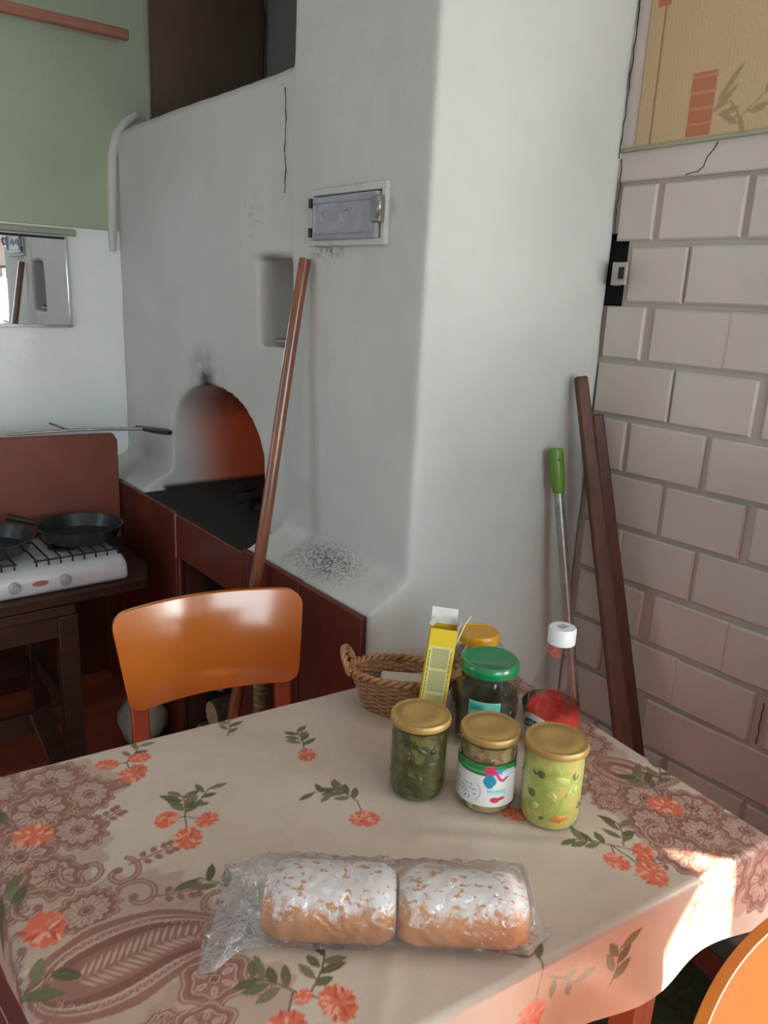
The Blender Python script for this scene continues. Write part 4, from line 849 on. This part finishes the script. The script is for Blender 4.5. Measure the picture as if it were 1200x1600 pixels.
# curved labels: patch facing the camera side
def curved_label(parent, r, a0, a1, z0, z1, paint, name='label', w=90, h=60):
    A_ = np.linspace(a0, a1, w); Z = np.linspace(z0, z1, h); U, V = np.meshgrid(np.linspace(0, 1, w), np.linspace(0, 1, h)); Ag, Zg = np.meshgrid(A_, Z)
    p = Paint(U, V, (0.74, 0.75, 0.74)); keep = paint(p)
    P = np.stack([r * np.cos(Ag), r * np.sin(Ag), Zg + (keep if keep is not None else 0)], -1)
    return link(name, grid_mesh(name, P, p.C), M['vprint'], parent)
def lab2(p):
    p.rect(0, 1, 0.84, 1.01, (0.02, 0.22, 0.06)); p.rect(0, 1, 0.80, 0.84, (0.12, 0.42, 0.12)); p.rect(0, 0.60, 0.74, 0.80, (0.03, 0.16, 0.06))
    p.rect(0, 0.30, 0, 0.74, (0.62, 0.60, 0.57), 0.6)
    p.ellipse(0.60, 0.86, 0.075, 0.12, 0, (0.62, 0.03, 0.10), 0.01); p.leaf(0.60, 0.80, 0.36, 0.16, -PI / 2, (0.02, 0.25, 0.38)); p.leaf(0.66, 0.9, 0.30, 0.14, -0.5, (0.05, 0.30, 0.50))
    p.line([(0.66, 0.84), (0.72, 0.68), (0.76, 0.62), (0.82, 0.70)], 0.045, (0.60, 0.03, 0.16), 0.01); p.ellipse(0.84, 0.82, 0.10, 0.07, 0.3, (0.74, 0.76, 0.78), 0.01)
    for i in range(3): p.line([(0.78, 0.80 + i * .03), (0.90, 0.83 + i * .03)], 0.012, (0.35, 0.38, 0.5), 0.01)
    r2 = random.Random(5); ink = (0.08, 0.085, 0.09)
    for row, (y, hh, n) in enumerate(((0.46, 0.05, 10), (0.36, 0.04, 11), (0.26, 0.05, 9), (0.14, 0.09, 7))):
        for i in range(n):
            x = 0.06 + 0.40 * i / n + r2.uniform(0, 0.01)
            if r2.random() < 0.75: p.line([(x, y - hh / 2), (x + r2.uniform(-.01, .02), y + hh / 2)], 0.010, ink, 0.008)
            if r2.random() < 0.5: p.line([(x, y), (x + 0.025, y + r2.uniform(-.5, .5) * hh)], 0.010, ink, 0.008)
    p.line([(0.50 + 0.10 * (math.cos(q) - 1) , 0.33 + 0.22 * math.sin(q)) for q in np.linspace(-1.2, 1.2, 12)], 0.010, (0.3, 0.32, 0.34), 0.008)
    p.rect(0.58, 0.82, 0.34, 0.42, (0.25, 0.62, 0.66)); p.rect(0.58, 0.84, 0.30, 0.33, (0.5, 0.66, 0.70)); p.ellipse(0.68, 0.17, 0.06, 0.07, 0.3, (0.66, 0.03, 0.08), 0.01); p.ellipse(0.76, 0.20, 0.05, 0.04, 0.5, (0.62, 0.03, 0.10), 0.01)
ang = math.atan2(-0.688, -0.773)
curved_label(j2, 0.0446, ang - 1.50, ang + 1.20, 0.018, 0.086, lab2)
j4 = bpy.data.objects['preserve_jar']; ang = math.atan2(-0.812, -0.895)
def lab4(p):
    p.C[:] = (0.12, 0.58, 0.48); p.rect(0.5, 0.75, 0.1, 0.95, (0.30, 0.62, 0.58), 0.6); p.rect(0.05, 0.45, 0.65, 0.85, (0.06, 0.38, 0.31)); p.rect(0.08, 0.9, 0.1, 0.22, (0.30, 0.60, 0.52)); p.rect(0, 1, 0.93, 1.01, (0.25, 0.65, 0.50))
curved_label(j4, 0.0536, ang - 0.55, ang + 0.45, 0.047, 0.094, lab4)
j5 = bpy.data.objects['preserve_jar.001']; ang = math.atan2(-0.918, -0.962)
def lab5(p): p.C[:] = (0.50, 0.03, 0.03); p.rect(0.5, 0.8, 0.2, 0.8, (0.7, 0.55, 0.2))
curved_label(j5, 0.0486, ang - 1.1, ang - 0.2, 0.04, 0.075, lab5)

# ------------------------------------------------------------------ ketchup bottle
kt = thing('ketchup_bottle', 'nearly empty clear ketchup bottle with white screw cap', 'bottle', (0.968, 0.728, TZ), 0.0)
kp = [(0.0, 0.002), (0.036, 0.0), (0.043, 0.004), (0.0455, 0.014), (0.0455, 0.070), (0.044, 0.085), (0.039, 0.110), (0.031, 0.140), (0.0245, 0.168), (0.0205, 0.188), (0.0195, 0.196), (0.0195, 0.203)]
MB().lathe(kp, 44).build('glass', M['bottle'], kt, smooth=60)
g = G('ketchup_smears'); v = g.obj(); o3 = g.xyz(v); nz = g.noise(38, 4, 0.6, v, 0.8)
lev = g.math('ADD', o3[2], g.math('MULTIPLY', g.math('SUBTRACT', nz, 0.5), 0.06)); msk = g.math('MULTIPLY', g.math('MULTIPLY', g.ramp(lev, 0.092, 0.060), g.ramp(o3[2], 0.120, 0.090)), 0.60)
drop = g.math('MULTIPLY', g.ramp(nz, 0.60, 0.66), g.ramp(o3[2], 0.20, 0.10)); drop2 = g.math('MULTIPLY', g.ramp(g.math('SUBTRACT', o3[0], -0.012), 0.0, -0.006), g.math('MULTIPLY', g.ramp(o3[2], 0.170, 0.178), g.ramp(o3[2], 0.194, 0.188)))
msk = g.math('MAXIMUM', msk, g.math('MAXIMUM', g.math('MULTIPLY', drop, 0.0), g.math('MULTIPLY', drop2, 0.5)))
tr = g.n('ShaderNodeBsdfTransparent'); mx = g.n('ShaderNodeMixShader'); g.put(mx.inputs[0], msk); g.t.links.new(tr.outputs[0], mx.inputs[1]); g.t.links.new(g.b.outputs[0], mx.inputs[2]); g.t.links.new(mx.outputs[0], g.out.inputs[0])
g.base(g.mix(g.ramp(nz, 0.4, 0.65), (0.66, 0.035, 0.03), (0.80, 0.14, 0.09))); g.set(Roughness=0.3)
MB().lathe([(0.0, 0.003)] + [(r - 0.002, max(z, 0.003)) for r, z in kp[1:]], 44).build('sauce_film', g.m, kt, smooth=60)
cap = MB().lathe([(0.0215, 0.192), (0.0225, 0.193), (0.0225, 0.217), (0.0205, 0.220), (0.0, 0.220)], 40)
co = cap.build('cap', M['white_cap'], kt, smooth=40)
for i in range(30):
    a = 2 * PI * i / 30
MB().box((-0.008, -0.007, 0.2198), (0.008, 0.007, 0.2206)).build('cap_mark', M['grey_knob'], co)
def labk(p):
    p.C[:] = (0.66, 0.68, 0.68); dk = (0.035, 0.07, 0.065)
    yy = 0.30 + 0.52 * np.sqrt(np.clip(1 - ((p.X - 0.35) / 0.72) ** 2, 0, 1))
    m = np.clip((yy - p.Y) / 0.02, 0, 1) * np.clip((p.Y - yy + 0.30) / 0.02, 0, 1); p.C = p.C * (1 - m[..., None]) + np.array(dk) * m[..., None]
    r2 = random.Random(9)
    for i in range(11):
        x = 0.08 + i * 0.072; y = 0.15 + 0.52 * math.sqrt(max(0, 1 - ((x - 0.35) / 0.72) ** 2))
        p.line([(x, y - 0.07), (x + r2.uniform(-.03, .03), y + 0.07)], 0.018, (0.6, 0.63, 0.62), 0.012); p.line([(x + 0.012, y + r2.uniform(-.06, .06)), (x + 0.045, y + r2.uniform(-.06, .06))], 0.016, (0.6, 0.63, 0.62), 0.012)
    # arched top edge
    return (-0.040 * ((p.X - 0.35) / 0.65) ** 2) * p.Y
ang = math.atan2(-0.728, -0.968)
curved_label(kt, 0.0461, ang - 1.35, ang + 0.75, 0.020, 0.074, labk)
# black bowl behind the bottle
bw = MB().lathe([(0.0, 0.0), (0.040, 0.0), (0.048, 0.008), (0.052, 0.027), (0.049, 0.027), (0.045, 0.010), (0.0, 0.006)], 40)
o = bw.build('black_bowl', M['black'], None, smooth=45); o.location = (1.044, 0.792, TZ + 0.001); tag(o, 'small black bowl half hidden behind the ketchup bottle', 'bowl')

# ------------------------------------------------------------------ yellow box
bx = thing('yellow_carton_box', 'tall open yellow carton with grey printed text panels', 'box', (0.820, 0.874, TZ), math.radians(-40))
bx.rotation_euler = (math.radians(-3), math.radians(5), math.radians(-40))
hx, hy_, hh = 0.0225, 0.015, 0.198
tb_ = 0.0008
for nm, lo, hi in (('front_panel', (-hx, -hy_, 0.001), (hx, -hy_ + tb_, hh)), ('back_panel', (-hx, hy_ - tb_, 0.001), (hx, hy_, hh)), ('side_panel', (-hx, -hy_ + tb_, 0.001), (-hx + tb_, hy_ - tb_, hh)), ('side_panel', (hx - tb_, -hy_ + tb_, 0.001), (hx, hy_ - tb_, hh)), ('bottom_panel', (-hx, -hy_, 0.0), (hx, hy_, 0.001))):
    MB().box(lo, hi).build(nm, M['yellow_box'], bx)
xs = np.linspace(-hx + .0004, hx - .0004, 46); zs = np.linspace(0.001, hh - 0.0005, 190); Xg, Zg = np.meshgrid(xs, zs); p = Paint(Xg, Zg, (0.70, 0.50, 0.02))
p.rect(-hx, hx, 0, 0.168, (0.66, 0.58, 0.20)); gy = (0.42, 0.40, 0.19)
for z0, z1 in ((0.128, 0.164), (0.086, 0.124), (0.044, 0.082), (0.004, 0.040)):
    p.rect(-0.015, 0.0135, z0, z1, gy); r2 = random.Random(int(z0 * 1e4))
    for i in range(9):
        z = z0 + 0.003 + (z1 - z0 - 0.006) * i / 8; x = -0.0135
        while x < 0.011: L = r2.uniform(0.001, 0.004); p.line([(x, z), (x + L, z)], 0.0009, (0.30, 0.28, 0.13), 0.0006); x += L + 0.0014
for sx in (-0.0185, 0.0172):
    z = 0.01
    r2 = random.Random(4)
    while z < 0.16: L = r2.uniform(0.002, 0.007); p.line([(sx, z), (sx, z + L)], 0.0018, (0.14, 0.12, 0.05), 0.0008); z += L + 0.003
p.C[:, -4:] = (0.68, 0.48, 0.03); p.C[:, :2] = (0.68, 0.50, 0.05)
P = np.stack([Xg, np.full_like(Xg, -hy_ - 0.0004), Zg], -1); link('print', grid_mesh('print', P, p.C), M['vprint'], bx)
MB().beam((0, hy_ - 0.002, hh), (0, hy_ + 0.010, hh + 0.024), 0.044, 0.0008, side=(1, 0, 0)).build('top_flap', M['board_white'], bx)
MB().beam((-hx, 0, hh), (-hx + 0.010, 0.004, hh + 0.012), 0.0008, 0.026, side=(1, 0, 0.6)).build('side_flap', M['board_white'], bx)
MB().beam((hx, 0, hh), (hx + 0.004, 0.0, hh + 0.016), 0.0008, 0.026, side=(1, 0, -0.6)).build('side_flap', M['board_white'], bx)
MB().tube([(hx + 0.004, 0.012, hh - 0.03), (hx + 0.013, 0.012, hh + 0.004), (hx + 0.021, 0.012, hh + 0.020)], 0.0014, 6).build('torn_strip', M['board_white'], bx)

# ------------------------------------------------------------------ wicker basket
bk = thing('wicker_basket', 'small oval brown wicker basket with loop handles', 'basket', (0.838, 0.968, TZ), math.radians(-45))
H_ = 0.070
def ov(z, a, off=0.0):
    q = z / H_; A_ = 0.066 + 0.026 * q + off; B_ = 0.036 + 0.018 * q + off; return (A_ * math.cos(a), B_ * math.sin(a), z)
ns = 26; wv = MB()
for k in range(15):
    z = 0.003 + k * (H_ - 0.006) / 14; pts = []
    for i in range(ns * 4): a = 2 * PI * i / (ns * 4); pts.append(ov(z, a, 0.0022 * math.cos(ns / 2 * a + (PI if k % 2 else 0))))
    wv.tube(pts, 0.0024, 6, closed=True)
o = wv.build('weave', M['wicker'], bk, smooth=60)
sk2 = MB()
for i in range(ns): a = 2 * PI * i / ns; sk2.tube([ov(0, a), ov(H_, a)], 0.0018, 6)
sk2.build('stakes', M['wicker'], bk, smooth=60)
for ph in (0, PI):
    pts = []
    for i in range(120): a = 2 * PI * i / 120; q = ov(H_, a, 0.004 * math.cos(18 * a + ph)); pts.append((q[0], q[1], H_ + 0.004 + 0.004 * math.sin(18 * a + ph)))
    MB().tube(pts, 0.0040, 7, closed=True).build('rim_strand', M['wicker'], bk, smooth=60)
MB().lathe([(0.0, 0.001), (0.066, 0.001), (0.066, 0.005), (0.0, 0.005)], 40, sx=1.0, sy=0.55).build('base', M['wicker'], bk)
for s in (-1, 1):
    h_ = None
    for ph in (0, PI):
        pts = []
        for i in range(40):
            q = i / 39; a = PI * q; cx = s * (0.092 + 0.016 * math.sin(a)); cy = 0.026 * math.cos(a); cz = H_ + 0.002 + 0.036 * math.sin(a)
            pts.append((cx + 0.003 * math.cos(q * 30 + ph), cy + 0.002 * math.cos(q * 30 + ph), cz + 0.003 * math.sin(q * 30 + ph)))
        o = MB().tube(pts, 0.0036, 7).build('handle' if h_ is None else 'handle_strand', M['wicker'], bk if h_ is None else h_, smooth=60); h_ = h_ or o
pk = thing('paper_packet', 'cream paper packet lying in the wicker basket', 'packet', (0.846, 0.974, TZ + 0.040), math.radians(-42))
pk.rotation_euler = (math.radians(16), 0, math.radians(-42))
MB().box((-0.042, -0.026, -0.008), (0.042, 0.026, 0.010)).build('wrapper', M['paper'], pk, 0.004, seg=3); MB().box((-0.030, -0.0005, 0.0095), (0.030, 0.0005, 0.0115)).build('seam', M['board_white'], pk)
sg = thing('serving_biscuits', 'stack of wrapped biscuits filling the bottom of the wicker basket', 'biscuits', (0.838, 0.968, TZ + 0.0055), math.radians(-45))
for i in range(3): MB().lathe([(0.0, 0), (0.026, 0), (0.028, 0.002), (0.028, 0.018), (0.026, 0.020), (0.0, 0.020)], 20, (-0.026 + i * 0.026, 0, 0), 0.46, 1.0).build('pack', M['paper'], sg, smooth=40)

# ------------------------------------------------------------------ bread in a plastic bag
def bread_mat():
    g = G('floured_crust'); v = g.obj(); o = g.xyz(v); n1 = g.noise(55, 4, 0.6, g.scale(v, (1, 1, 0.55))); n2 = g.noise(120, 3, 0.5, g.scale(v, (0.8, 1, 1))); nb = g.noise(18, 3, 0.5, v)
    fl_ = g.ramp(g.math('ADD', o[2], g.math('MULTIPLY', g.math('SUBTRACT', n1, 0.5), 0.055)), 0.048, 0.066)
    fl_ = g.math('MULTIPLY', fl_, g.ramp(n2, 0.34, 0.46)); crust = g.mix(g.ramp(nb, 0.35, 0.7), (0.60, 0.26, 0.075), (0.46, 0.17, 0.05))
    g.base(g.mix(g.math('MULTIPLY', fl_, 0.95), crust, (0.78, 0.75, 0.72))); g.set(Roughness=0.65); g.bump(n1, 0.4, 0.004); return g.m
M['bread'] = bread_mat(); M['crumb'] = simple('bread_crumb', (0.62, 0.45, 0.27), (0.52, 0.36, 0.20), 0.9, 90, bump=0.6)
BA = math.radians(-38.5)
def section(sc_y, sc_z, n=28):
    pts = []
    for i in range(n):
        a = 2 * PI * i / n; c, s = math.cos(a), math.sin(a); y = math.copysign(abs(c) ** 0.85, c); z = math.copysign(abs(s) ** 0.8, s)
        pts.append((y * sc_y, (z if z > 0 else z * 0.80) * sc_z))
    return pts
def loaf(x, y, L, ry, rz, label, ends):
    t = thing('bread_loaf', label, 'bread', (x, y, TZ + 0.001), BA, 'floured loaves in the bag')
    prof = []; N = 22; n = 28; vs = []; fs = []
    for k in range(N + 1):
        u = -1 + 2 * k / N; e = 1.0
        if u < 0: e = (1 - abs(u) ** ends[0]) ** 0.4 if abs(u) < 1 else 0.55
        else: e = (1 - abs(u) ** ends[1]) ** 0.4 if abs(u) < 1 else 0.55
        e = max(e, 0.80 if k in (0, N) else 0.82)
        for (yy, zz) in section(ry * e, rz * e, n): vs.append((u * L / 2, yy + random.uniform(-1, 1) * 0.0005, rz * 0.80 + zz * 1.0 + random.uniform(-1, 1) * 0.0005))
    for k in range(N):
        for j in range(n): fs.append((k * n + j, k * n + (j + 1) % n, (k + 1) * n + (j + 1) % n, (k + 1) * n + j))
    m = MB(); m.add(vs, fs); fs2 = [tuple(range(n - 1, -1, -1)), tuple(N * n + j for j in range(n))]; m.f += fs2
    zmin = min(v[2] for v in vs); m.v = [(a, b, c - zmin) for a, b, c in m.v]
    m.build('crust', M['bread'], t, smooth=60)
    for s in (-1, 1):
        ring_ = [(s * L / 2, q[0] * 0.74, rz * 0.80 + q[1] * 0.74 - zmin) for q in section(ry, rz, 24)]
        c = MB(); c.add(ring_ + [(s * (L / 2 + 0.001), q[1], q[2]) for q in ring_], [tuple(range(24)), tuple(range(47, 23, -1))] + [(i, (i + 1) % 24, 24 + (i + 1) % 24, 24 + i) for i in range(24)]); c.build('crumb', M['crumb'], t)
    return t
loaf(0.445, 0.619, 0.150, 0.046, 0.041, 'left loaf of the two flour-dusted loaves in plastic', (10, 14))
loaf(0.565, 0.523, 0.148, 0.043, 0.039, 'right loaf of the two flour-dusted loaves in plastic', (14, 10))
def bag():
    NA, NR = 260, 132; P = np.zeros((NA, NR, 3)); r2 = np.random.default_rng(11)
    us = np.linspace(0, 1, NA); rnd = r2.random((64, 64))
    def nz(a, b):
        a = a % 60; b = b % 60; i = int(a); j = int(b); fa = a - i; fb = b - j; return (rnd[i, j] * (1 - fa) + rnd[i + 1, j] * fa) * (1 - fb) + (rnd[i, j + 1] * (1 - fa) + rnd[i + 1, j + 1] * fa) * fb - 0.5
    sm = lambda q: q * q * (3 - 2 * q)
    for k, u in enumerate(us):
        x = -0.215 + u * 0.400                   # along the loaves, 0 = between them
        ry, rz = 0.0482, 0.0428; tail = 0.0
        if x < -0.150:                            # open flattened mouth
            tail = sm(min(1, (-0.150 - x) / 0.060)); ry += 0.024 * tail; rz = rz * (1 - tail) + 0.012 * tail
        if x > 0.150:                             # pinched tip at the other end
            q = sm(min(1, (x - 0.150) / 0.032)); ry = ry * (1 - q) + 0.004 * q; rz = rz * (1 - q) + 0.003 * q
        dip = 0.006 * math.exp(-((x - 0.0) / 0.007) ** 2)
        for j in range(NR):
            a = 2 * PI * j / (NR - 1); c, s = math.cos(a), math.sin(a); yy = math.copysign(abs(c) ** 0.85, c) * (ry - dip * 0.5); zz = math.copysign(abs(s) ** 0.8, s) * (rz - dip * 0.4)
            ridge = (1 - min(1, abs(nz(u * 16 + j * 0.10, j * 0.13)) * 7)) + 0.7 * (1 - min(1, abs(nz(u * 34 - j * 0.21, j * 0.30 + 11)) * 6))
            out = 0.0030 * ridge + 0.0018 * (nz(u * 70, j * 0.6) + 0.5)
            if x < -0.14: out += 0.012 * tail * (abs(nz(u * 22 + j * 0.2, j * 0.22 + 7)) + 0.25 * ridge)
            if s > 0.1: yy += c * out; zz += s * out
            else: yy += c * out * 0.8
            z = 0.8 * rz + (zz if zz > 0 else zz * 0.8); z = max(z, 0.0012)
            if z < 0.012 and c < -0.2 and x < 0.05: yy -= (0.016 + 0.014 * nz(u * 20, 3.0)) * sm(min(1, (0.05 - x) / 0.16)) * (1 - z / 0.012)     # film spreading on the table, near side
            P[k, j] = (x, yy, z)
    bag_me = grid_mesh('plastic_bag', P)
    o = link('plastic_bag', bag_me, M['film']); o.location = (0.505, 0.571, TZ + 0.0004); o.rotation_euler = (0, 0, BA)
    tag(o, 'crinkled clear plastic bag around the two bread loaves', 'bag')
bag()
